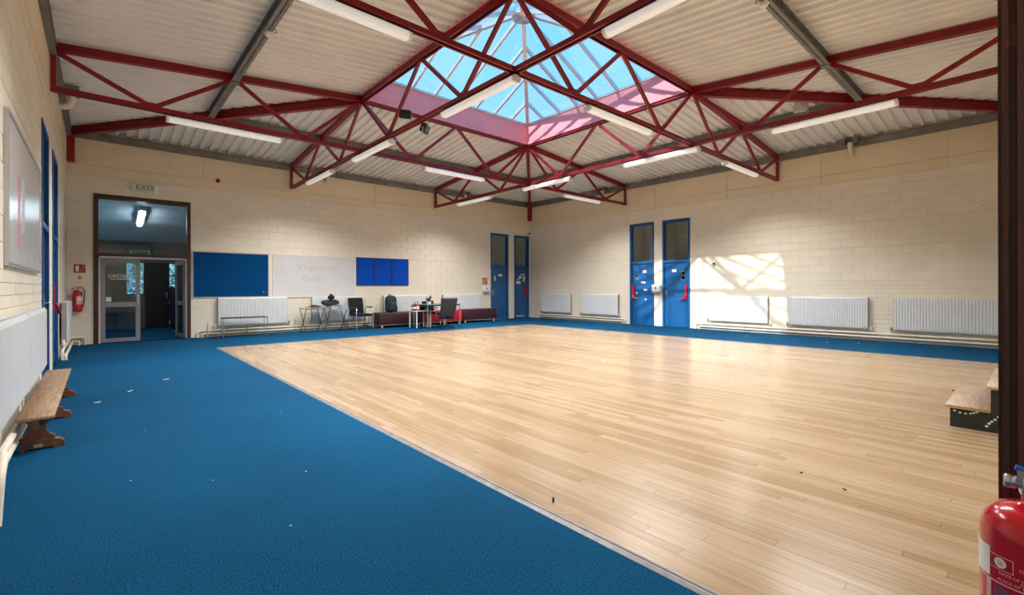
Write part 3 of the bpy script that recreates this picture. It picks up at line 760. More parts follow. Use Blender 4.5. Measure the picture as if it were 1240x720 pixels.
mb = MB(); mb.box((0.11, Y1+0.079, 0.945), (0.205, Y1+0.081, 1.05)); mb.build('notice', 'paper', lf)

# ---- lobby behind it
lob = MB()
LY1 = 18.6
def lbox(n, a, b, mt, label):
    o = MB().box(a, b).build(n, mt); return tag(o, label, 'wall', kind='structure')
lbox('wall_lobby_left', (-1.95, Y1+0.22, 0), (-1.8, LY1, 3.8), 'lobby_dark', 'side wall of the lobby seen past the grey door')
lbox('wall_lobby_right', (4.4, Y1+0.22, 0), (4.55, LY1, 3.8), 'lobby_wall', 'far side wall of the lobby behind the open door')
mb = MB()
wr = [(-1.8, 4.4, 0, 3.8)]
for h in ((0.60, 1.06, 1.05, 2.06), (1.67, 1.86, 0.06, 2.06)): wr = rect_sub(wr, h)
for r in wr: mb.box((r[0], LY1, r[2]), (r[1], LY1+0.15, r[3]))
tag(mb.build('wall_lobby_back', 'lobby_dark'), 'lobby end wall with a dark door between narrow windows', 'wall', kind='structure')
mb = MB(); mb.hexa([(-1.8, Y1+0.22, 3.50), (4.4, Y1+0.22, 3.50), (4.4, LY1, 2.72), (-1.8, LY1, 2.72), (-1.8, Y1+0.22, 3.62), (4.4, Y1+0.22, 3.62), (4.4, LY1, 2.84), (-1.8, LY1, 2.84)])
tag(mb.build('ceiling_lobby', 'lobby_ceiling'), 'blue grey sloping lobby ceiling seen through the overlight', 'ceiling', kind='structure')
def lob_window(n, x0, x1, z0, z1, bars, label):
    mb = MB(); t = 0.022
    for a, b, c, d in ((x0, x0+t, z0, z1), (x1-t, x1, z0, z1), (x0+t, x1-t, z0, z0+t), (x0+t, x1-t, z1-t, z1)): mb.box((a, LY1-0.01, c), (b, LY1+0.06, d))
    r = mb.build('window_%d' % n, 'dark_metal'); tag(r, label, 'window', kind='structure')
    zz = [z0+t] + bars + [z1-t]
    for a, b in zip(zz[:-1], zz[1:]): MB().box((x0+t, LY1+0.03, a), (x1-t, LY1+0.036, b)).build('pane', 'door_glass', r)
    for b in bars: MB().box((x0+t, LY1, b-0.014), (x1-t, LY1+0.05, b+0.014)).build('glazing_bar', 'dark_metal', r)
lob_window(2, 0.60, 1.06, 1.05, 2.06, [], 'lobby window with green shrubs outside, left of the dark door')
lob_window(3, 1.67, 1.86, 0.06, 2.06, [0.42, 0.82, 1.22, 1.66], 'tall narrow lobby window with black bars, right of the dark door')
mb = MB(); mb.box((1.07, LY1-0.05, 0.01), (1.66, LY1-0.005, 2.05)); r = mb.build('door_8', 'lobby_door'); tag(r, 'dark brown panelled door in the lobby beyond the doorway', 'door', kind='structure')
for i in range(5): MB().box((1.085+i*0.115, LY1-0.058, 0.05), (1.085+i*0.115+0.10, LY1-0.05, 2.0)).build('panel', 'lobby_door', r)
MB().box((1.60, LY1-0.085, 0.95), (1.625, LY1-0.058, 1.12)).build('handle', 'alu_frame', r)
# lobby strip light, exit box, shelf and black draped stand
r = thing('ceiling_light', 'white batten light on the lobby ceiling behind the overlight', 'light', (0.83, 15.8, 3.10))
r.rotation_euler = (R(-10.2), 0, 0)
MB().rbox((-0.09, -0.65, 0.02), (0.09, 0.65, 0.09), 0.01, 1).build('body', 'white_plastic', r)
MB().rbox((-0.05, -0.62, -0.03), (0.05, 0.62, 0.02), 0.01, 1).build('tube_cover', 'lit_tube', r)
r = thing('sign_box', 'small unlit exit sign box on the lobby end wall', 'sign', (0.95, LY1, 2.34))
MB().rbox((-0.25, -0.06, -0.09), (0.25, 0.0, 0.09), 0.008, 1).build('case', 'white_plastic', r)
MB().box((-0.20, -0.064, -0.065), (0.20, -0.06, 0.065)).build('face', 'exit_green', r)
r = thing('shelf_unit', 'brown wooden shelf unit in the lobby behind the glazed door', 'shelf', (-0.12, 18.28, 0))
MB().box((-0.55, 0.25, 0), (0.55, 0.27, 1.95)).build('back_panel', 'shelf_wood', r)
for x in (-0.55, 0.53): MB().box((x, -0.02, 0), (x+0.02, 0.25, 1.95)).build('side_panel', 'shelf_wood', r)
for z in (0.05, 0.5, 0.95, 1.4, 1.92): MB().box((-0.53, -0.02, z), (0.53, 0.25, z+0.025)).build('shelf_board', 'shelf_wood', r)
r = thing('draped_stand', 'tall slim stand draped in black cloth beside the open grey door', 'stand', (1.66, 16.75, 0))
MB().lathe([(0.14, 0), (0.15, 0.02), (0.03, 0.04), (0.02, 0.3)], n=16).build('base', 'dark_metal', r)
mb = MB(); mb.blob((0, 0, 0.66), (0.15, 0.13, 0.60), (0.55, 0.8), 18, 12, 0.25, 5.0, 3); mb.build('drape', 'black_fabric', r)
MB().rbox((-0.16, -0.12, 0.80), (-0.13, -0.02, 0.86), 0.006, 1).build('strap_clip', 'stand_orange', r)
# shrubs outside the lobby windows
mb = MB(); rnd = random.Random(3)
for i in range(7000):
    c = Vector((rnd.uniform(-0.6, 3.6), 20.2 + rnd.gauss(0, 0.28), rnd.uniform(0.0, 2.25)))
    d = Vector((rnd.gauss(0,1), rnd.gauss(0,1), rnd.gauss(0,1))).normalized(); e = d.orthogonal().normalized(); sz = rnd.uniform(0.035, 0.07)
    mb.add([c-d*sz, c+e*sz*0.5, c+d*sz, c-e*sz*0.5], [(0,1,2,3)])
tag(mb.build('hedge', 'hedge_leaf', fix=False), 'leafy green hedge outside the lobby windows', 'hedge', kind='stuff')
tag(MB().box((-6, LY1+0.15, -0.2), (10, 26, -0.02)).build('ground', 'ground'), 'ground outside the lobby windows', 'ground', kind='structure')

# ---- near doorway: brown frame, lobby closed behind the camera
mb = MB()
PXA = 1.853
for a, b, c, d in ((PXA, PXA+0.08, 0, 3.39), (-0.36, -0.285, 0, 3.39), (-0.285, PXA, 3.31, 3.39)): mb.box((a, Y0-0.20, c), (b, 0.067, d))
d9 = mb.build('door_9', 'frame_brown'); tag(d9, 'dark brown timber doorway post beside the red extinguisher', 'door frame', kind='structure')
MB().box((PXA-0.016, -0.16, 0), (PXA, 0.030, 3.31)).build('door_stop', 'frame_brown', d9)
MB().box((PXA-0.006, 0.046, 0), (PXA, 0.060, 3.31)).build('bead', 'frame_brown', d9)
for n, a, b in (('left', (-0.66, -3.4, 0), (-0.538, Y0-0.22, 3.8)), ('right', (4.05, -3.4, 0), (4.2, Y0-0.22, 3.8)), ('end', (-0.66, -3.5, 0), (4.2, -3.4, 3.8))):
    lbox('wall_passage_' + n, a, b, 'cream', 'wall of the passage behind the near doorway, ' + n + ' side')
tag(MB().box((-0.66, -3.5, 3.6), (4.2, Y0-0.22, 3.8)).build('ceiling_passage', 'lobby_wall'), 'ceiling of the passage behind the near doorway', 'ceiling', kind='structure')
tag(MB().box((4.2, Y0-0.25, -0.15), (WX1+0.045, WY0, -0.001)).build('floor_threshold', 'carpet'), 'carpet threshold under the near wall', 'floor', kind='structure')

r = thing('added_passage_light', 'added unseen batten light in the passage, brightening the extinguisher at the near doorway', 'light', (0.9, -1.7, 3.5), R(90))  # unseen lamp, added to brighten the extinguisher by the near doorway
MB().rbox((-0.08, -0.75, 0.02), (0.08, 0.75, 0.10), 0.01, 1).build('body', 'white_plastic', r)
MB().rbox((-0.05, -0.72, -0.015), (0.05, 0.72, 0.02), 0.01, 1).build('tube_cover', 'white_plastic', r)
ld = bpy.data.lights.new('tube_light', 'AREA'); ld.shape = 'RECTANGLE'; ld.size = 0.10; ld.size_y = 1.4; ld.energy = 60; ld.color = (1.0, 0.97, 0.93)
lo = bpy.data.objects.new('tube_light', ld); C.objects.link(lo); lo.parent = r; lo.location = (0, 0, -0.02)

# ------------------------------------------------------------------ boards on the walls
def board(name, w, s0, s1, z0, z1, face, frame, label, cat, fw=0.018, dep=0.03, tray=False):
    r = thing(name, label, cat, WMAP[w]((s0+s1)/2, z0, 0))
    off = Vector(r.location)
    def bx(a, b, c, d, o0, o1): 
        m = MB(); wbox(m, w, a, b, c, d, o0, o1); m.xf(Matrix.Translation(-off)); return m
    bx(s0+fw*0.5, s1-fw*0.5, z0+fw*0.5, z1-fw*0.5, 0.002, dep-0.008).build('panel', face, r)
    for a, b, c, d in ((s0, s0+fw, z0, z1), (s1-fw, s1, z0, z1), (s0+fw, s1-fw, z0, z0+fw), (s0+fw, s1-fw, z1-fw, z1)):
        bx(a, b, c, d, 0.002, dep).build('frame_rail', frame, r)
    if tray: bx(s0+0.1, s1-0.1, z0-0.012, z0+0.002, 0.002, 0.07).build('pen_tray', frame, r)
    return r, off
r, off = board('notice_board', 'back', 1.745, 3.49, 1.01, 2.18, 'blue_felt', 'alu_frame', 'large blue felt notice board beside the brown doorway', 'notice board', fw=0.016)
MB().lathe([(0.012, 0), (0.014, 0.004), (0.006, 0.012)], n=10).xf(Matrix.Rotation(R(90), 4, 'X')).build('pin', 'white_plastic', r).location = Vector((3.36, Y1-0.024, 1.14)) - off
r, off = board('whiteboard', 'back', 3.595, 5.965, 0.985, 2.18, 'white_board', 'white_plastic', 'wide whiteboard with faint rubbed-out writing between the blue boards', 'whiteboard', fw=0.02)
for txt, x, z in (('Welcome', 4.82, 1.84), ('Back!', 4.68, 1.53)):
    text('rubbed_writing', txt, 0.30, 'marker_ghost', r, Vector((x, Y1-0.0225, z)) - off, (R(90), 0, 0), ext=0.0003)
for x, z, wd in ((5.72, 1.62, 0.14), (5.66, 1.54, 0.26), (4.86, 1.26, 0.15), (5.74, 1.82, 0.16)):
    MB().box((-wd/2, -0.0005, -0.006), (wd/2, 0.0, 0.006)).build('marker_smudge', 'marker_ghost', r).location = Vector((x, Y1-0.0222, z)) - off
r, off = board('felt_board', 'back', 5.985, 7.79, 1.325, 2.205, 'blue_bright', 'dark_metal', 'bright blue felt board divided into three panels', 'notice board', fw=0.014)
for x in (6.56, 7.18):
    m = MB(); wbox(m, 'back', x-0.016, x+0.016, 1.335, 2.195, 0.0, 0.03); m.xf(Matrix.Translation(-off)); m.build('divider', 'dark_metal', r)
r, off = board('display_case', 'left', 5.13, 7.67, 1.425, 2.615, 'white_board', 'alu_frame', 'pale glazed wall case with a faded red streak above the bench', 'whiteboard', fw=0.025, dep=0.03)
for s, z, ww, hh, mt in ((5.72, 1.58, 0.17, 0.66, 'pink_ink'), (6.00, 1.75, 0.20, 0.50, 'pale_blue_ink')):
    m = MB(); wbox(m, 'left', s, s+ww, z, z+hh, 0.0215, 0.0225); m.xf(Matrix.Translation(-off)); m.build('faded_streak', mt, r)

# ------------------------------------------------------------------ radiators and pipes
def radiator(w, s0, s1, z0, z1, label, vs_=-1, dep=0.112, out=0.05):
    r = thing('radiator', label, 'radiator', WMAP[w]((s0+s1)/2, z0, 0), group='wall radiators')
    off = Vector(r.location)
    def fin(m, n, mt): m.xf(Matrix.Translation(-off)); return m.build(n, mt, r)
    # ribbed front panel
    def ribbed(o_back, o_hi, o_lo):
        m = MB(); pit = 0.05; k = int((s1-s0)/pit); pit = (s1-s0)/k; prof_ = []
        for i in range(k):
            s = s0 + i*pit; prof_ += [(s+pit*0.02, o_lo), (s+pit*0.14, o_hi), (s+pit*0.86, o_hi), (s+pit*0.98, o_lo)]
        zs_ = [(z0, 0.4), (z0+0.03, 1.0), (z1-0.03, 1.0), (z1, 0.4)]
        vv = []
        for z, q in zs_:
            for s, o_ in prof_: vv.append(WMAP[w](s, z, o_lo + (o_-o_lo)*q if q == 1.0 else o_lo))
        n = len(prof_); ff = []
        for a in range(3):
            for i in range(n-1): ff.append((a*n+i, a*n+i+1, (a+1)*n+i+1, (a+1)*n+i))
        m.add(vv, ff); wbox(m, w, s0, s1, z0, z1, o_back, o_lo-0.0005); return m
    fin(ribbed(dep-0.022, dep, dep-0.013), 'front_panel', 'radiator')
    m = MB(); wbox(m, w, s0, s1, z0+0.005, z1-0.005, 0.038, 0.052); fin(m, 'rear_panel', 'radiator')
    m = MB()
    k = int((s1-s0)/0.04)
    for i in range(k):
        s = s0+0.01 + (s1-s0-0.02)*i/(k-1); wbox(m, w, s-0.001, s+0.001, z0+0.02, z1-0.03, 0.052, dep-0.022)
    fin(m, 'convector_fins', 'radiator_dark')
    m = MB(); wbox(m, w, s0, s1, z1-0.004, z1+0.004, 0.028, 0.04); wbox(m, w, s0, s1, z1-0.004, z1+0.004, dep-0.026, dep-0.016)
    n = int((s1-s0)/0.06)
    for i in range(n+1):
        s = s0+0.004+(s1-s0-0.008)*i/n; wbox(m, w, s-0.006, s+0.006, z1-0.003, z1+0.003, 0.036, dep-0.02)
    fin(m, 'top_grille', 'radiator')
    for s in (s0, s1):
        e = -1 if s == s0 else 1
        m = MB(); wbox(m, w, s-0.004, s+0.004, z0+0.01, z1, 0.03, dep-0.012); fin(m, 'side_cheek', 'radiator_dark')
        m = MB(); m.tube([WMAP[w](s, z0+0.04, 0.06), WMAP[w](s+e*out*0.8, z0+0.04, 0.06), WMAP[w](s+e*out, z0+0.03, 0.06), WMAP[w](s+e*out, 0.192, 0.06)], 0.009, 8); fin(m, 'pipe_tail', 'pipe_paint')
        m = MB(); m.tube([WMAP[w](s+e*out, z0-0.03, 0.06), WMAP[w](s+e*out, z0+(0.065 if out > 0 else -0.002), 0.06)], 0.02, 10); m.tube([WMAP[w](s+e*out, z0-0.01, 0.06), WMAP[w](s+e*out, z0-0.01, 0.10)], 0.015, 10); fin(m, 'valve', 'white_plastic' if e == vs_ else 'radiator_dark')
        m = MB(); wbox(m, w, s-e*0.22-0.02, s-e*0.22+0.02, z0+0.1, z1-0.1, 0.016, 0.04); fin(m, 'bracket', 'radiator_dark')
    return r
radiator('back', 2.28, 3.95, 0.27, 1.0, 'white ribbed radiator below the gap of the large blue felt board, behind the low table')
radiator('back', 4.62, 6.20, 0.27, 0.972, 'white ribbed radiator below the whiteboard, behind the folding desks')
radiator('back', 6.86, 8.55, 0.27, 1.0, 'white ribbed radiator behind the backpack and maroon seat')
radiator('back', 9.12, 10.80, 0.27, 1.0, 'white ribbed radiator behind the red seat')
radiator('right', 11.72, 13.28, 0.27, 1.0, 'white ribbed radiator closest to the room corner on the sunlit wall')
radiator('right', 9.56, 11.22, 0.27, 1.0, 'white ribbed radiator on the corner side of the sunlit blue doors')
radiator('right', 4.75, 6.36, 0.27, 1.0, 'white ribbed radiator striped by truss shadows in the sunlit patch')
radiator('right', 2.58, 4.24, 0.27, 1.0, 'white ribbed radiator just past the sunlit patch')
radiator('right', 0.45, 2.11, 0.27, 1.0, 'white ribbed radiator on the sunlit wall nearest the brown post')
radiator('left', 3.86, 5.46, 0.40, 1.04, 'white radiator over the near half of the long wooden bench', out=-0.08)
radiator('left', 5.50, 7.12, 0.40, 1.04, 'white radiator over the far half of the long wooden bench', out=-0.08)
radiator('left', 11.55, 13.35, 0.27, 1.0, 'white radiator on the bench wall next to the hung fire extinguisher')

def pipe(pts, label, r=0.024, group='heating pipes'):
    base = Vector((pts[0][0], pts[0][1], 0))
    # rounded elbows
    P = [Vector(p) for p in pts]; out = [P[0]]
    for i in range(1, len(P)-1):
        d1 = (P[i-1]-P[i]); d2 = (P[i+1]-P[i]); rr = min(0.06, d1.length*0.4, d2.length*0.4); d1.normalize(); d2.normalize()
        for t in (0, 0.33, 0.67, 1): 
            a = P[i]+d1*rr*(1-t); b = P[i]+d2*rr*t; out.append(a*(1-t)+b*t)
    out.append(P[-1])
    m = MB(); m.tube([p-base for p in out], r, 10)
    o = m.build('heating_pipe', 'pipe_paint'); o.location = base; return tag(o, label, 'pipe', group)
def pipe_run(w, s0, s1, z, o_, label, drop0=True, drop1=True, r=0.024):
    M = WMAP[w]; pts = []
    if drop0: pts.append(M(s0, 0.0, o_))
    pts += [M(s0, z, o_), M(s1, z, o_)]
    if drop1: pts.append(M(s1, 0.0, o_))
    return pipe(pts, label, r)
for dz, o_, nm, e in ((0.165, 0.055, 'upper', 0.0), (0.085, 0.055, 'lower', 0.10)):
    pipe_run('right', 9.30+e, 13.42, dz, o_, nm + ' cream heating pipe under the two radiators by the room corner', True, False)
    pipe_run('right', Y0+0.05, 6.78-e, dz, o_, nm + ' cream heating pipe under the row of three radiators', False, True)
    pipe_run('back', 1.84+e, 11.25-e, dz, o_, nm + ' cream heating pipe along the notice board wall', True, True)
    pipe_run('left', 1.2, 8.02-e, dz, o_, nm + ' cream heating pipe on the wall behind the bench', False, True)
    pipe([WMAP['left'](11.25, 0, o_ + 0.04*(e > 0)), WMAP['left'](11.25, dz, o_ + 0.04*(e > 0)), (X0+o_+0.04*(e > 0), Y1-o_-0.04*(e > 0), dz), (-0.24 - e, Y1-o_-0.04*(e > 0), dz), (-0.24 - e, Y1-o_-0.04*(e > 0), 0)], nm + ' cream heating pipe turning the corner under the hung extinguisher')
pipe([WMAP['left'](3.62, 0, 0.13), WMAP['left'](3.66, 0.25, 0.14), WMAP['left'](3.80, 0.32, 0.14), WMAP['left'](3.98, 0.30, 0.11), WMAP['left'](4.02, 0.14, 0.05)], 'white looped heating pipe rising from the carpet by the near radiator', 0.022)
# pipe clips standing up from the runs on the back wall
for i, x in enumerate((2.05, 2.95, 4.15, 5.05, 6.35, 8.7)):
    m = MB(); m.box((-0.012, -0.09, 0.0), (0.012, -0.083, 0.36)); m.box((-0.012, -0.083, 0.16), (0.012, -0.03, 0.172)); m.box((-0.012, -0.083, 0.08), (0.012, -0.03, 0.09))
    m = m.build('pipe_bracket', 'lead_grey'); m.location = (x, Y1, 0); tag(m, 'upright grey pipe bracket along the notice board wall', 'bracket', 'pipe brackets')

# ------------------------------------------------------------------ small wall fittings
r = thing('exit_sign', 'white exit sign box with green letters above the brown doorway', 'sign', (0.805, Y1, 3.52))
MB().rbox((-0.245, -0.075, 0.0), (0.245, -0.001, 0.185), 0.008, 1).build('case', 'white_plastic', r)
MB().box((-0.185, -0.078, 0.018), (0.20, -0.075, 0.165)).build('face', 'exit_pale', r)
text('lettering', 'EXIT', 0.165, 'exit_green', r, (0.01, -0.079, 0.092), (R(90), 0, 0), sx=1.05)
r = thing('fire_point_sign', 'red and white fire extinguisher sign above the hung extinguisher', 'sign', (-0.325, Y1, 1.60))
MB().box((-0.095, -0.008, 0), (0.095, -0.001, 0.18)).build('plate', 'sign_red', r)
MB().rbox((-0.07, -0.010, 0.02), (-0.015, -0.008, 0.15), 0.0005, 1).build('symbol', 'label_white', r)
m = MB()
for i in range(3): m.prism([(0.01+0.025*i, 0.02), (0.035+0.02*i, 0.08), (0.012+0.02*i, 0.15), (0.03+0.022*i, 0.10)], 'y', -0.010, -0.008)
m.build('symbol', 'label_white', r)
r = thing('label_plate', 'tiny cream label under the red extinguisher sign', 'label', (-0.325, Y1, 1.36))
MB().box((-0.045, -0.006, 0), (0.045, -0.001, 0.12)).build('plate', 'cream_band', r); MB().box((-0.03, -0.0075, 0.10), (0.03, -0.006, 0.16)).build('text_block', 'sign_faded', r)

def extinguisher(name, label, loc, rz, Rr, Hh, hose=True, HL=0.11):
    r = thing(name, label, 'extinguisher', loc, rz)
    prof = [(Rr*0.80, 0.0), (Rr*0.97, 0.012), (Rr, 0.03)]
    sh = Rr*0.85
    prof += [(Rr, Hh-sh)]
    for i in range(1, 9):
        a = i/9*PI/2; prof.append((Rr*0.16 + Rr*0.84*math.cos(a)**0.75, Hh-sh + sh*math.sin(a)))
    prof += [(Rr*0.17, Hh+0.004), (Rr*0.17, Hh+0.03)]
    MB().lathe(prof, n=40).build('cylinder', 'fire_red', r)
    v = MB(); v.lathe([(Rr*0.20, Hh+0.025), (Rr*0.22, Hh+0.03), (Rr*0.22, Hh+0.065), (Rr*0.14, Hh+0.075)], n=18); v.box((-0.016, -0.03, Hh+0.05), (0.016, 0.022, Hh+0.085)); vo = v.build('valve', 'chrome', r)
    v = MB(); v.bar((0, -0.01, Hh+0.048), (0, HL-0.007, Hh+0.055), 0.024, 0.012); v.rbox((-0.013, HL-0.025, Hh+0.035), (0.013, HL, Hh+0.066), 0.004, 1); v.build('carry_handle', 'chrome', vo)
    v = MB(); v.bar((0, -0.01, Hh+0.075), (0, HL*0.55, Hh+0.088), 0.022, 0.010); v.build('squeeze_lever', 'valve_blue' if not hose else 'black_plastic', vo)
    if hose:
        v = MB(); v.tube([(0, -0.02, Hh+0.06), (0, -0.09, Hh+0.07), (0, -Rr-0.05, Hh-0.02), (0, -Rr-0.04, Hh*0.6), (0, -Rr-0.025, Hh*0.22)], 0.010, 8); v.build('hose', 'black_plastic', r)
    return r
def wrap_rect(r, R0, th0, th1, z0, z1, mt, name='label_panel', n=10, t=0.0006):
    m = MB(); vv = []; ff = []
    for i in range(n+1):
        a = th0 + (th1-th0)*i/n
        for rr in (R0, R0+t):
            vv += [(rr*math.cos(a), rr*math.sin(a), z0), (rr*math.cos(a), rr*math.sin(a), z1)]
    for i in range(n):
        b = i*4; ff += [(b+2, b+6, b+7, b+3), (b+3, b+7, b+5, b+1), (b, b+4, b+6, b+2)]
    m.add(vv, ff); return m.build(name, mt, r)
def wrap_text(r, txt, size, R0, thc, z, mt):
    me = text_mesh(txt, size, 0.0003)
    for v in me.vertices:
        a = thc + v.co.x/R0     # local x runs with growing angle seen from outside
        v.co = Vector(((R0+v.co.z+0.0006)*math.cos(a), (R0+v.co.z+0.0006)*math.sin(a), z + v.co.y))
    me.materials.clear(); me.materials.append(MATS[mt]); o = bpy.data.objects.new('lettering', me); C.objects.link(o); o.parent = r; return o
# extinguisher hung on the far wall
r = extinguisher('fire_extinguisher', 'small red fire extinguisher hung on the far wall beside the doorway', (-0.36, Y1-0.105, 0.74), R(60), 0.085, 0.46)
wrap_rect(r, 0.0855, R(200), R(300), 0.16, 0.34, 'label_rose'); wrap_rect(r, 0.0865, R(215), R(285), 0.24, 0.31, 'label_white')
MB().box((-0.03, 0.0, 0.36), (0.03, 0.012, 0.44)).xf(Matrix.Rotation(R(-60), 4, 'Z') @ Matrix.Translation((0, 0.088, 0))).build('wall_hook', 'dark_metal', r)
# big extinguisher on the near doorway post; local +Y of handle points into the room
EX = Vector((1.735, 0.008, 0.19)); ER, EH = 0.090, 0.515
r = extinguisher('fire_extinguisher', 'large glossy red fire extinguisher hung on the dark brown doorway post', EX, 0, ER, EH, hose=False, HL=0.046)
th = lambda deg: R(180 - deg)       # deg measured from the camera side towards the room
wrap_rect(r, ER+0.0004, th(100), th(48), 0.335, 0.408, 'label_white', n=8)
wrap_rect(r, ER+0.0004, th(110), th(-60), 0.327, 0.3305, 'label_rose', 'label_line', n=24)
wrap_rect(r, ER+0.0004, th(42), th(-50), 0.20, 0.318, 'label_purple', n=16)
wrap_rect(r, ER+0.0004, th(54), th(46), 0.18, 0.326, 'label_rose', 'label_line', n=4)
m = MB()
for (a0, a1, z0, z1) in ((47, 17, 0.394, 0.3955), (47, 17, 0.362, 0.3635), (18, 17, 0.362, 0.3955)):
    wrap_rect(r, ER+0.0005, th(a0), th(a1), z0, z1, 'label_rose', 'label_line', n=6)
def wrap_disc(r, R0, deg, z, rad, mt):
    m = MB(); n = 18; vv = []
    for k in range(n):
        a = 2*PI*k/n; t = th(deg) + rad*math.cos(a)/R0; vv.append(((R0+0.0008)*math.cos(t), (R0+0.0008)*math.sin(t), z + rad*math.sin(a)))
    m.add(vv, [tuple(range(n))]); return m.build('emblem', mt, r)
wrap_disc(r, ER+0.0004, 33, 0.379, 0.0125, 'label_white'); wrap_disc(r, ER+0.0008, 33, 0.379, 0.006, 'label_rose')
wrap_text(r, 'CERT', 0.010, ER+0.0003, th(4), 0.378, 'label_rose')
wrap_text(r, 'DATE OF MANUFACTURE', 0.0095, ER+0.0003, th(0), 0.354, 'label_rose')
wrap_text(r, 'YEAR', 0.008, ER+0.0003, th(4), 0.346, 'label_rose')
wrap_text(r, 'PLACE OF MANUFACTURE', 0.0095, ER+0.0003, th(0), 0.338, 'label_rose')
MB().box((ER-0.01, -0.035, 0.30), (ER+0.027, 0.035, 0.36)).build('wall_bracket', 'dark_metal', r)

def dispenser(w, s, z, label):
    r = thing('dispenser', label, 'dispenser', WMAP[w](s, z, 0)); off = Vector(r.location)
    def fin(m, n, mt): m.xf(Matrix.Translation(-off)); return m.build(n, mt, r)
    m = MB(); a, b = WMAP[w](s-0.15, z+0.04, 0.002), WMAP[w](s+0.15, z+0.26, 0.13)
    m.rbox([min(p) for p in zip(a, b)], [max(p) for p in zip(a, b)], 0.02, 2); fin(m, 'cover', 'white_plastic')
    m = MB(); wbox(m, w, s-0.13, s+0.13, z, z+0.045, 0.002, 0.11); fin(m, 'outlet', 'alu_frame')
    m = MB(); wbox(m, w, s-0.015, s+0.025, z+0.12, z+0.19, 0.128, 0.134); fin(m, 'window_slot', 'black_plastic')
dispenser('back', 11.10, 1.05, 'white paper towel dispenser below the faded red notice')
dispenser('right', 8.09, 1.07, 'white paper towel dispenser between the two sunlit doors')
r = thing('fire_notice', 'faded red fire action notice beside the plain blue door', 'sign', (11.08, Y1, 1.36))
MB().box((-0.12, -0.006, 0), (0.12, -0.001, 0.27)).build('sheet', 'sign_faded', r)
for z in (0.04, 0.08, 0.12, 0.17): MB().box((-0.09, -0.0075, z), (0.05, -0.006, z+0.015)).build('text_line', 'label_rose', r)
MB().box((0.04, -0.0078, 0.03), (0.08, -0.006, 0.12)).build('pictogram', 'black_plastic', r)
r = thing('sounder_box', 'small white alarm sounder high in the room corner above the scuffed door', 'alarm', (13.36, Y1, 3.44))
MB().rbox((-0.11, -0.09, 0), (0.09, -0.001, 0.15), 0.02, 2).build('case', 'white_plastic', r); MB().rbox((-0.05, -0.11, 0.02), (0.05, -0.085, 0.08), 0.01, 1).build('grille', 'dark_metal', r)
r = thing('alarm_beacon', 'small red alarm beacon on the band above the exit sign', 'alarm', (2.30, Y1, 4.03))
MB().lathe([(0.055, 0), (0.055, 0.02), (0.04, 0.05), (0.015, 0.06)], n=16).xf(Matrix.Rotation(R(90), 4, 'X')).build('lens', 'fire_red', r); MB().tube([(0, -0.01, 0.04), (0, -0.01, 0.16)], 0.006, 6).build('cable', 'label_white', r)
r = thing('wall_sensor', 'small round sensor on the sunlit wall above the striped radiator', 'sensor', (X1, 6.24, 1.95))
MB().lathe([(0.07, 0), (0.07, 0.02), (0.05, 0.045), (0.02, 0.05)], n=18).xf(Matrix.Rotation(R(-90), 4, 'Y')).build('base', 'white_plastic', r); MB().rbox((-0.075, -0.045, -0.045), (-0.045, 0.02, 0.02), 0.008, 1).build('lens', 'frame_brown', r)

# vent pipe elbows at the eaves
def vent(w, s, label):
    r = thing('vent_pipe', label, 'pipe', WMAP[w](s, 4.36, 0), group='vent pipes at the eaves'); off = Vector(r.location)
    def fin(m, n, mt): m.xf(Matrix.Translation(-off)); return m.build(n, mt, r)
    M = WMAP[w]; m = MB(); m.tube([M(s, 4.40, 0.0), M(s, 4.41, 0.09), M(s, 4.45, 0.15), M(s, 4.52, 0.175), M(s, 4.64, 0.18)], 0.052, 12); fin(m, 'elbow', 'pipe_paint')
    m = MB(); m.tube([M(s, 4.60, 0.18), M(s, 4.66, 0.18)], 0.062, 12); fin(m, 'collar', 'pipe_paint')
    m = MB(); wbox(m, w, s-0.16, s-0.08, 4.64, 4.76, 0.10, 0.28); fin(m, 'bracket', 'grey_steel'); m = MB(); wbox(m, w, s+0.08, s+0.16, 4.64, 4.76, 0.10, 0.28); fin(m, 'bracket', 'grey_steel')
vent('left', 11.2, 'cream vent pipe elbow at the eaves of the bench wall')
vent('back', 5.05, 'cream vent pipe elbow at the eaves above the whiteboard')
vent('back', 10.05, 'cream vent pipe elbow at the eaves above the red seat')
vent('right', 10.15, 'cream vent pipe elbow at the eaves on the corner side of the sunlit doors')
vent('right', 2.9, 'cream vent pipe elbow at the eaves past the sunlit patch')

# floodlights and detectors up in the steelwork
def floodlight(loc, rz, tilt, label, mt='dark_metal'):
    r = thing('floodlight', label, 'light', loc, rz)
    M = Matrix.Rotation(tilt, 4, 'X')
    MB().rbox((-0.10, -0.05, -0.075), (0.10, 0.05, 0.075), 0.012, 1).xf(M).build('housing', mt, r); MB().box((-0.085, -0.056, -0.06), (0.085, -0.05, 0.06)).xf(M).build('glass', 'teal_grey', r)
    m = MB(); m.tube([(-0.11, 0, 0), (-0.11, 0, -0.12), (0.11, 0, -0.12), (0.11, 0, 0)], 0.008, 6); m.build('yoke', 'alu_frame', r)
floodlight((XL-0.02, 7.42, 4.33), R(160), R(-15), 'small grey floodlight on top of the truss over the whiteboard')
floodlight((XL+0.16, 7.05, 4.02), R(40), R(20), 'small black floodlight slung beside the strip light under the truss')
floodlight((XR, 2.62, 4.28), R(110), R(10), 'grey box floodlight sitting on the truss beyond the sunlit wall', 'alu_frame')
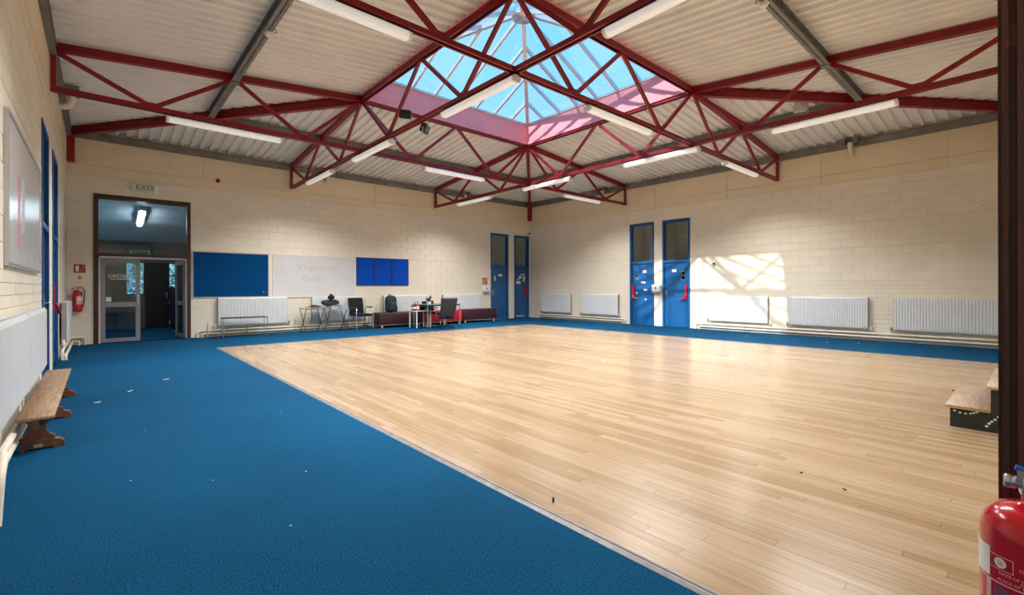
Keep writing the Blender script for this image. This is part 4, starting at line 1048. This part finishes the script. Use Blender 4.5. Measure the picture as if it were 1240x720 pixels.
def detector(loc, dx, dy, label):
    r = thing('smoke_detector', label, 'detector', loc)
    MB().lathe([(0.055, 0.0), (0.055, -0.02), (0.04, -0.045), (0.02, -0.05)], n=16).build('head', 'white_plastic', r)
    MB().box((-0.05, -0.05, 0.0), (0.05, 0.05, 0.012)).build('base', 'white_plastic', r)
    pts = [(dx*0.03 + dx*0.07*math.sin(a), dy*0.03 + dy*0.07*math.sin(a), 0.02 + 0.035*(1-math.cos(a))) for a in [i*PI/6 for i in range(7)]]
    MB().tube(pts, 0.006, 6).build('red_cable', 'sign_red', r)
pz = ZD + (ZS-ZD)*0.5 - 0.165 - 0.014
detector(((X0+XL)/2+0.02, 7.15, pz), 1, 0, 'white smoke detector with red cable on the purlin over the bench wall')
detector((6.28, (Y0+YN)/2+0.02, pz), 0, 1, 'white smoke detector with red cable on the purlin of the near roof slope')

# ------------------------------------------------------------------ long bench by the left wall
r = thing('wooden_bench', 'long low wooden bench with three trestle feet under the left radiators', 'bench', (-0.362, 6.38, 0))
m = MB(); m.rbox((-0.106, -1.39, 0.255), (0.104, 1.39, 0.283), 0.005, 1); m.build('seat', 'bench_top', r)
m = MB(); m.box((-0.018, -1.34, 0.185), (0.018, 1.34, 0.255)); m.build('under_rail', 'bench_leg', r)
for y in (-1.22, -0.11, 1.05):
    pan = [(-0.085, 0.255), (-0.085, 0.235), (-0.060, 0.215), (-0.046, 0.185), (-0.048, 0.150), (-0.066, 0.115), (-0.098, 0.095), (-0.098, 0.06), (0.098, 0.06), (0.098, 0.095), (0.066, 0.115), (0.048, 0.150), (0.046, 0.185), (0.060, 0.215), (0.085, 0.235), (0.085, 0.255)]
    t = MB(); t.prism(pan, 'y', y-0.016, y+0.016); tr = t.build('trestle', 'bench_leg', r)
    foot = [(-0.092, 0.0), (-0.092, 0.035), (-0.085, 0.06), (-0.07, 0.072), (0.10, 0.072), (0.137, 0.060), (0.152, 0.035), (0.152, 0.0), (0.10, 0.0), (0.09, 0.012), (-0.06, 0.012), (-0.07, 0.0)]
    t = MB(); t.prism(foot, 'y', y-0.032, y+0.032); t.build('foot', 'bench_leg', tr)
m = MB(); m.box((-0.02, -1.254, 0.02), (0.03, -1.2525, 0.045)); m.build('metal_tag', 'lead_grey', r)

# ------------------------------------------------------------------ portable steps by the near wall
r = thing('portable_steps', 'black two step platform with wooden treads and mint dots', 'steps', (5.69, 0, 0))
W_ = 1.22
side = [(-0.02, 0.0), (0.505, 0.0), (0.505, 0.175), (0.25, 0.175), (0.25, 0.375), (-0.02, 0.375)]
for x0, x1 in ((0.0, 0.018), (W_-0.018, W_)):
    m = MB(); m.prism(side, 'x', x0, x1); sp = m.build('side_panel', 'step_black', r)
    if x0 == 0.0:
        dots = [(0.475, 0.148), (0.440, 0.136), (0.405, 0.134), (0.374, 0.140), (0.354, 0.150), (0.334, 0.160), (0.225, 0.118), (0.245, 0.098), (0.260, 0.078), (0.275, 0.052), (0.205, 0.145), (0.19, 0.20), (0.16, 0.24), (0.12, 0.27), (0.08, 0.28), (0.04, 0.27)]
        for i, (y, z) in enumerate(dots):
            d = MB(); rr = 0.0105 - 0.0004*(i % 4); n = 12
            d.add([(-0.0008, y + rr*math.cos(2*PI*k/n), z + rr*0.9*math.sin(2*PI*k/n)) for k in range(n)] + [(0.0, y + rr*math.cos(2*PI*k/n), z + rr*0.9*math.sin(2*PI*k/n)) for k in range(n)],
                  [tuple(range(n))] + [(k, (k+1)%n, n+(k+1)%n, n+k) for k in range(n)]); d.build('painted_dot', 'mint', sp)
for y, z0, z1 in ((0.487, 0.0, 0.175), (0.232, 0.20, 0.375)): MB().box((0.018, y, z0), (W_-0.018, y+0.018, z1)).build('riser', 'step_black', r)
for y0, y1, z in ((0.25, 0.535, 0.175), (-0.02, 0.275, 0.375)):
    t = MB().rbox((-0.03, y0, z+0.006), (W_+0.03, y1, z+0.026), 0.003, 1).build('tread', 'tread', r)
    MB().box((-0.0305, y0+0.002, z), (W_+0.0305, y1-0.002, z+0.007)).build('ply_edge', 'ply_edge', t)

# ------------------------------------------------------------------ furniture along the far wall
def table(name, label, loc, rz, w, d, h, top_mt, leg_mt, top_t=0.022, leg=0.012, rail=True, group=None, edge=None):
    r = thing(name, label, 'table', loc, rz, group)
    MB().rbox((-w/2, -d/2, h-top_t), (w/2, d/2, h), 0.004, 1).build('table_top', top_mt, r)
    for x in (-1, 1):
        for y in (-1, 1):
            cx, cy_ = x*(w/2-leg*1.6), y*(d/2-leg*1.6)
            MB().tube([(cx, cy_, 0.008), (cx, cy_, h-top_t)], leg, 10).build('leg', leg_mt, r)
            MB().tube([(cx, cy_, 0.0), (cx, cy_, 0.02)], leg*1.25, 10).build('foot_cap', 'black_plastic', r)
    if rail:
        for y in (-1, 1): MB().box((-w/2+leg*2, y*(d/2-leg*1.6)-0.008, h-top_t-0.035), (w/2-leg*2, y*(d/2-leg*1.6)+0.008, h-top_t)).build('apron_rail', edge or leg_mt, r)
        for x in (-1, 1): MB().box((x*(w/2-leg*1.6)-0.008, -d/2+leg*2, h-top_t-0.035), (x*(w/2-leg*1.6)+0.008, d/2-leg*2, h-top_t)).build('apron_rail', edge or leg_mt, r)
    return r
table('low_table', 'low grey table with thin metal legs, alone below the large blue felt board', (2.80, 13.55, 0), R(-3), 1.02, 0.42, 0.50, 'charcoal', 'chrome', 0.016, 0.012, False)
table('meeting_table', 'table with pale glossy top and thin black frame in front of the high backed chair', (7.98, 12.55, 0), R(4), 1.28, 0.78, 0.735, 'teal_grey', 'chrome', 0.014, 0.014, True, edge='dark_metal')
table('side_table', 'low white table holding bottles beside the maroon seat', (7.46, 12.70, 0), R(2), 0.56, 0.46, 0.545, 'white_plastic', 'white_plastic', 0.022, 0.020, False)

def exam_desk(label, loc, rz):
    r = thing('folding_desk', label, 'desk', loc, rz)
    w, d, h = 0.60, 0.44, 0.69
    MB().rbox((-w/2, -d/2, h-0.016), (w/2, d/2, h), 0.004, 1).build('desk_top', 'pale_wood', r)
    for x in (-w/2+0.05, w/2-0.05):
        for sg in (-1, 1):
            MB().tube([(x+sg*0.012, sg*(d/2+0.0), 0.0), (x+sg*0.012, sg*0.02, h*0.42), (x+sg*0.012, -sg*(d/2-0.05), h-0.03), (x+sg*0.012, -sg*(d/2-0.08), h-0.016)], 0.011, 8).build('leg', 'dark_metal', r)
        MB().tube([(x-0.03, 0.0, h*0.45), (x+0.03, 0.0, h*0.45)], 0.008, 8).build('pivot', 'chrome', r)
    for y in (-d/2+0.07, d/2-0.07): MB().tube([(-w/2+0.05, y, h-0.03), (w/2-0.05, y, h-0.03)], 0.009, 8).build('cross_tube', 'dark_metal', r)
    return r
exam_desk('folding exam desk with crossed black legs and a flat folded cloth on it', (4.50, 13.60, 0), R(6))
exam_desk('folding exam desk with crossed black legs under the black bag and cap', (5.16, 13.58, 0), R(5))
def cloth(name, label, cat, loc, rz, w, d, z, mt, hang=0.12, seed=0, amp=0.02, grp=None):
    r = thing(name, label, cat, loc, rz); n, k = 22, 16; m = MB(); top = []
    for j in range(k+1):
        for i in range(n+1):
            x = (i/n-0.5)*w; y = (j/k-0.5)*d
            q = noise.noise(Vector((x*6+seed, y*6, 1.3))); q2 = noise.noise(Vector((x*14+seed, y*14, 4.1)))
            zz = z + 0.022 + amp*(q+0.6*q2)
            if zz < z + 0.003: zz = z + 0.003
            xx, yy = x*(1+0.12*q), y*(1+0.12*q2)
            if j == 0: zz -= hang*(0.6+0.6*abs(q)); yy = -d/2*1.03
            elif j == 1: zz = min(zz, z+0.018); yy = -d/2*1.02
            top.append((xx, yy, zz))
    bot = [(x, y + (0.008 if j_ < 2*(n+1) else 0), zz-0.006 if j_ >= 2*(n+1) else zz) for j_, (x, y, zz) in enumerate(top)]
    f = []; N_ = len(top)
    for j in range(k):
        for i in range(n):
            a = j*(n+1)+i; f.append((a, a+1, a+n+2, a+n+1)); f.append((N_+a+n+1, N_+a+n+2, N_+a+1, N_+a))
    m.add(top+bot, f, True); m.build('cloth_body', mt, r, fix=False)
    mm = MB(); mm.tube([(-w*0.3, d*0.1, z+0.05), (0, d*0.16, z+0.055), (w*0.32, d*0.05, z+0.045)], [0.018, 0.03, 0.015], 8); mm.build('fold', mt, r)
    return r
cloth('folded_cloth', 'dark grey cloth lying flat on the folding desk with nothing else on it', 'cloth', (4.58, 13.60, 0), R(10), 0.40, 0.34, 0.69, 'jacket_blue', 0.0, 2, 0.03)
cloth('jacket', 'blue grey jacket spread under the black bag with its hem hanging down', 'jacket', (5.17, 13.52, 0), R(5), 0.52, 0.42, 0.69, 'jacket_pale', 0.13, 9, 0.03)
r = thing('duffel_bag', 'soft black and grey bag lying on the folding desk', 'bag', (5.02, 13.62, 0.74), R(12))
MB().blob((0, 0, 0.085), (0.27, 0.15, 0.09), (0.8, 0.9), 24, 14, 0.22, 6, 1).build('body', 'bag_grey', r)
MB().tube([(-0.15, -0.10, 0.10), (-0.08, -0.15, 0.15), (0.06, -0.15, 0.16), (0.15, -0.10, 0.11)], 0.012, 8).build('carry_strap', 'black_fabric', r)
MB().tube([(-0.22, 0, 0.13), (0, 0.0, 0.178), (0.2, 0, 0.14)], 0.006, 6).build('zip', 'dark_metal', r)
r = thing('bobble_hat', 'black knitted cap on top of the soft bag', 'hat', (5.04, 13.60, 0.925), 0)
MB().blob((0, 0, 0.05), (0.095, 0.09, 0.065), (0.9, 1), 18, 10, 0.12, 9, 5).build('crown', 'black_fabric', r); MB().lathe([(0.085, 0.0), (0.095, 0.005), (0.095, 0.03), (0.085, 0.035)], n=18).build('brim', 'black_fabric', r); MB().blob((0, 0, 0.125), (0.035, 0.035, 0.032), (1, 1), 12, 8, 0.3, 20, 2).build('bobble', 'black_fabric', r)

# visitor chair with arms
r = thing('visitor_chair', 'black visitor chair with chrome legs and arms below the blue felt board', 'chair', (5.90, 13.52, 0), R(8))
MB().rbox((-0.25, -0.24, 0.40), (0.25, 0.22, 0.475), 0.03, 3).build('seat', 'black_fabric', r)
m = MB(); m.rbox((-0.245, 0, 0), (0.245, 0.055, 0.50), 0.025, 3); m.xf(Matrix.Translation((0, 0.20, 0.46)) @ Matrix.Rotation(R(-10), 4, 'X')); m.build('backrest', 'black_fabric', r)
for sg in (-1, 1):
    MB().tube([(sg*0.28, -0.23, 0.0), (sg*0.28, -0.23, 0.62), (sg*0.28, -0.20, 0.655), (sg*0.28, 0.14, 0.655)], 0.012, 8).build('leg', 'chrome', r)
    MB().tube([(sg*0.27, 0.30, 0.0), (sg*0.27, 0.20, 0.44), (sg*0.27, 0.18, 0.655)], 0.012, 8).build('leg', 'chrome', r)
    MB().rbox((sg*0.28-0.025, -0.21, 0.655), (sg*0.28+0.025, 0.14, 0.68), 0.008, 2).build('armrest', 'black_plastic', r)
    MB().tube([(sg*0.28, -0.2, 0.41), (sg*0.27, 0.19, 0.41)], 0.010, 8).build('side_rail', 'chrome', r)
MB().tube([(-0.28, -0.20, 0.40), (0.28, -0.20, 0.40)], 0.010, 8).build('cross_rail', 'chrome', r)

# high backed office chair seen from behind
r = thing('office_chair', 'high backed charcoal swivel chair with its back to the timber floor', 'chair', (7.87, 11.86, 0), R(-6))
MB().rbox((-0.25, -0.05, 0.42), (0.25, 0.42, 0.50), 0.03, 3).build('seat', 'black_fabric', r)
m = MB(); n = 10; vv = []; 
for i in range(n+1):
    t = i/n; z = 0.30 + 0.64*t; w = 0.235 + 0.035*t; y = -0.10 - 0.10*t + 0.10*(1-t)**2
    vv += [(-w, y-0.022, z), (-w*0.5, y-0.035, z), (w*0.5, y-0.035, z), (w, y-0.022, z), (w, y+0.022, z), (w*0.5, y+0.012, z), (-w*0.5, y+0.012, z), (-w, y+0.022, z)]
ff = [tuple(range(8)), tuple(reversed(range(n*8, n*8+8)))]
for i in range(n):
    for k in range(8): ff.append((i*8+k, (i+1)*8+k, (i+1)*8+(k+1)%8, i*8+(k+1)%8))
m.add(vv, ff, True); m.build('backrest', 'charcoal', r)
MB().tube([(0, 0.15, 0.12), (0, 0.15, 0.43)], [0.03, 0.022], 12).build('gas_column', 'chrome', r)
MB().rbox((-0.12, 0.02, 0.37), (0.12, 0.26, 0.42), 0.01, 1).build('tilt_mechanism', 'black_plastic', r)
MB().tube([(0, -0.02, 0.39), (0, -0.10, 0.36), (0, -0.13, 0.42)], 0.02, 8).build('back_stem', 'black_plastic', r)
hub = MB().lathe([(0.045, 0.07), (0.05, 0.08), (0.05, 0.12), (0.035, 0.13)], (0, 0.15, 0), 16).build('base_hub', 'black_plastic', r)
for k in range(5):
    a = R(72*k+20); e = Vector((0.30*math.cos(a), 0.15+0.30*math.sin(a), 0.07))
    MB().tube([(0.03*math.cos(a), 0.15+0.03*math.sin(a), 0.105), e], [0.024, 0.016], 8).build('base_arm', 'black_plastic', r)
    m = MB(); m.lathe([(0.028, -0.02), (0.03, -0.014), (0.03, 0.014), (0.028, 0.02)], n=14); m.xf(Matrix.Translation((e.x, e.y, 0.03)) @ Matrix.Rotation(a, 4, 'Z') @ Matrix.Rotation(R(90), 4, 'X')); m.build('castor', 'black_plastic', r)
for sg in (-1, 1):
    MB().tube([(sg*0.23, 0.10, 0.43), (sg*0.30, 0.10, 0.44), (sg*0.30, 0.10, 0.60), (sg*0.30, 0.12, 0.64)], 0.012, 8).build('arm_support', 'chrome', r); MB().rbox((sg*0.30-0.03, 0.0, 0.64), (sg*0.30+0.03, 0.24, 0.665), 0.008, 2).build('armrest', 'black_plastic', r)
# second visitor chair beyond the table (only legs and seat edge show)
r = thing('cantilever_chair', 'small chair with white sled legs tucked behind the high backed chair', 'chair', (8.03, 12.96, 0), R(-5))
MB().rbox((-0.22, -0.21, 0.42), (0.22, 0.21, 0.47), 0.02, 2).build('seat', 'black_fabric', r)
m = MB(); m.rbox((-0.21, 0, 0), (0.21, 0.04, 0.32), 0.018, 2); m.xf(Matrix.Translation((0, 0.20, 0.50)) @ Matrix.Rotation(R(-10), 4, 'X')); m.build('backrest', 'black_fabric', r)
for sg in (-1, 1): MB().tube([(sg*0.21, 0.20, 0.56), (sg*0.21, -0.20, 0.44), (sg*0.21, -0.22, 0.03), (sg*0.21, -0.16, 0.014), (sg*0.21, 0.18, 0.014)], 0.013, 8).build('sled_leg', 'white_plastic', r)
MB().tube([(-0.21, 0.18, 0.014), (0.21, 0.18, 0.014)], 0.012, 8).build('floor_rail', 'white_plastic', r)

# upholstered block seats
def ottoman(x0, x1, mt, label, seams):
    r = thing('block_seat', label, 'seat', ((x0+x1)/2, 13.62, 0), 0); w = (x1-x0)/2
    MB().rbox((-w, -0.27, 0.105), (w, 0.27, 0.47), 0.03, 3).build('cushion_body', mt, r)
    for s in seams: MB().box((-w+2*w*s-0.003, -0.2715, 0.13), (-w+2*w*s+0.003, -0.268, 0.45)).build('seam', 'black_fabric', r)
    MB().box((-w+0.05, -0.24, 0.085), (w-0.05, 0.24, 0.107)).build('base_rail', 'pale_wood', r)
    for x in (-w+0.12, w-0.12):
        for y in (-0.2, 0.2): MB().lathe([(0.028, 0), (0.036, 0.085)], (x, y, 0), 12).build('foot', 'pale_wood', r)
    return r
ottoman(6.42, 7.96, 'maroon', 'dark maroon block seat carrying the navy backpack', [0.33])
ottoman(7.99, 9.55, 'red_vinyl', 'bright red block seat between the two maroon ones', [0.5])
ottoman(9.58, 11.12, 'maroon', 'dark maroon block seat ending in front of the plain blue door', [0.33, 0.66])

r = thing('backpack', 'navy blue backpack standing on the maroon seat', 'backpack', (6.97, 13.66, 0.47), R(8))
MB().blob((0, 0.02, 0.27), (0.19, 0.12, 0.27), (0.62, 0.75), 22, 14, 0.06, 6, 4).build('main_bag', 'navy', r)
MB().blob((0, -0.085, 0.17), (0.135, 0.065, 0.15), (0.6, 0.7), 18, 10, 0.06, 7, 6).build('front_pocket', 'navy', r)
for sg in (-1, 1): MB().blob((sg*0.17, 0.0, 0.13), (0.045, 0.07, 0.12), (0.7, 0.8), 12, 8, 0.05).build('side_pocket', 'navy', r)
MB().tube([(-0.05, 0.08, 0.53), (-0.03, 0.08, 0.575), (0.03, 0.08, 0.575), (0.05, 0.08, 0.53)], 0.01, 8).build('grab_handle', 'black_fabric', r)
MB().tube([(-0.13, -0.10, 0.30), (0, -0.118, 0.325), (0.13, -0.10, 0.30)], 0.005, 6).build('zip', 'teal_grey', r)

def bottle(label, loc, mt, h=0.26, cap='black_plastic', rad=0.036, lab='label_white'):
    r = thing('bottle', label, 'bottle', loc)
    MB().lathe([(rad*0.9, 0), (rad, 0.01), (rad, h*0.62), (rad*0.8, h*0.72), (rad*0.38, h*0.82), (rad*0.36, h*0.93)], n=16).build('body', mt, r)
    MB().lathe([(rad*0.42, h*0.9), (rad*0.42, h), (rad*0.35, h*1.01)], n=12).build('cap', cap, r); MB().lathe([(rad*1.02, h*0.2), (rad*1.02, h*0.5)], n=16).build('paper_label', lab, r)
bottle('dark bottle with black cap at the edge of the low white table', (7.245, 12.66, 0.545), 'bottle_dark', 0.25, rad=0.05)
bottle('dark bottle with pale label second on the low white table', (7.245, 12.80, 0.545), 'bottle_dark', 0.21, 'bottle_pink', 0.045)
bottle('pink bottle with dark cap on the low white table', (7.275, 12.53, 0.545), 'bottle_pink', 0.28, rad=0.04)
r = thing('coffee_cup', 'white cup among the bottles on the low white table', 'cup', (7.60, 12.58, 0.545))
MB().lathe([(0.025, 0), (0.03, 0.004), (0.04, 0.08), (0.037, 0.08), (0.028, 0.01), (0.0, 0.01)], n=18).build('bowl', 'white_plastic', r); MB().tube([(0.036, 0, 0.065), (0.06, 0, 0.06), (0.06, 0, 0.03), (0.033, 0, 0.02)], 0.005, 6).build('handle', 'white_plastic', r)
r = thing('printer', 'black boxy machine under the pale table on the low white table', 'device', (7.64, 12.80, 0.545), R(5))
MB().rbox((-0.10, -0.09, 0), (0.10, 0.09, 0.13), 0.012, 2).build('case', 'black_plastic', r); MB().box((-0.08, -0.094, 0.03), (0.08, -0.088, 0.07)).build('front_slot', 'charcoal', r)
r = thing('potted_plant', 'dark green leafy plant in a pale pot on the pale table', 'plant', (7.60, 12.42, 0.735))
MB().lathe([(0.05, 0), (0.055, 0.005), (0.075, 0.085), (0.07, 0.085), (0.065, 0.07), (0.0, 0.07)], n=18).build('pot', 'white_plastic', r); MB().lathe([(0.064, 0.066), (0.0, 0.072)], n=14).build('soil', 'soil', r)
rnd = random.Random(11)
for i in range(26):
    a = rnd.uniform(0, 2*PI); l = rnd.uniform(0.14, 0.25); el = rnd.uniform(0.3, 1.3); d = Vector((math.cos(a)*math.cos(el), math.sin(a)*math.cos(el), math.sin(el))); sd = d.cross(Vector((0,0,1))).normalized()
    b = Vector((0, 0, 0.075)); m = MB(); w = l*0.22; nn = sd.cross(d)
    m.add([b, b+d*l*0.45+sd*w, b+d*l*0.5-nn*0.006, b+d*l*0.45-sd*w, b+d*l-Vector((0,0,0.02))], [(0,1,2), (0,2,3), (1,4,2), (2,4,3)]); m.build('leaf', 'leaf', r, fix=False)

# ------------------------------------------------------------------ litter
def scrap(x, y, w, d, rz, label, mt='paper', z=0.0, cat='litter', h=0.006):
    r = MB(); n = 4; vv = []
    for j in range(n+1):
        for i in range(n+1): vv.append(((i/n-0.5)*w, (j/n-0.5)*d, 0.001 + h*abs(noise.noise(Vector((i*0.9+x, j*0.9+y, 0))))))
    r.add(vv, [(j*(n+1)+i, j*(n+1)+i+1, (j+1)*(n+1)+i+1, (j+1)*(n+1)+i) for j in range(n) for i in range(n)])
    o = r.build('paper_scrap' if mt == 'paper' else 'debris', mt, fix=False); o.location = (x, y, z); o.rotation_euler = (0, 0, rz); tag(o, label, cat, 'litter on the carpet'); return o
scrap(0.69, 7.92, 0.07, 0.03, 0.4, 'white paper scrap on the blue carpet towards the blue boards')
scrap(0.28, 7.32, 0.018, 0.10, -0.5, 'thin white paper strip on the blue carpet')
scrap(-0.02, 6.83, 0.06, 0.03, 0.2, 'white paper scrap on the blue carpet close to the bench')
for i, (x, y) in enumerate(((0.55, 3.55), (0.30, 5.2), (1.05, 3.3), (0.75, 2.6), (1.35, 5.0), (0.15, 3.9), (1.5, 7.0), (0.95, 9.0))):
    scrap(x, y, 0.010, 0.007, i, 'tiny pale fleck of litter on the blue carpet')
for x, y in ((12.4, 4.9), (12.2, 3.1), (12.6, 2.6)): scrap(x, y, 0.07, 0.04, 0.3, 'pale scrap on the carpet strip below the row of three radiators')
r = thing('pen_cap', 'small black pen cap standing on the timber near the metal edging', 'pen cap', (1.97, 1.86, 0.004))
MB().lathe([(0.006, 0), (0.0065, 0.002), (0.0065, 0.024), (0.004, 0.027)], n=12).build('cap_body', 'black_plastic', r); MB().box((0.006, -0.002, 0.004), (0.009, 0.002, 0.024)).build('clip', 'lead_grey', r)
for i, (x, y, lb) in enumerate(((3.51, 1.04, 'dark crumb lying mid timber floor'), (3.42, 0.78, 'dark curled crumb on the timber floor'), (7.66, 0.65, 'brown crumb on the timber floor behind the steps'))):
    m = MB(); m.blob((0, 0, 0.005), (0.016, 0.006, 0.005), (1, 1), 10, 6, 0.5, 30, i); o = m.build('debris', 'soil'); o.location = (x, y, 0.004); o.rotation_euler = (0, 0, i*1.1); tag(o, lb, 'litter', 'litter on the timber')
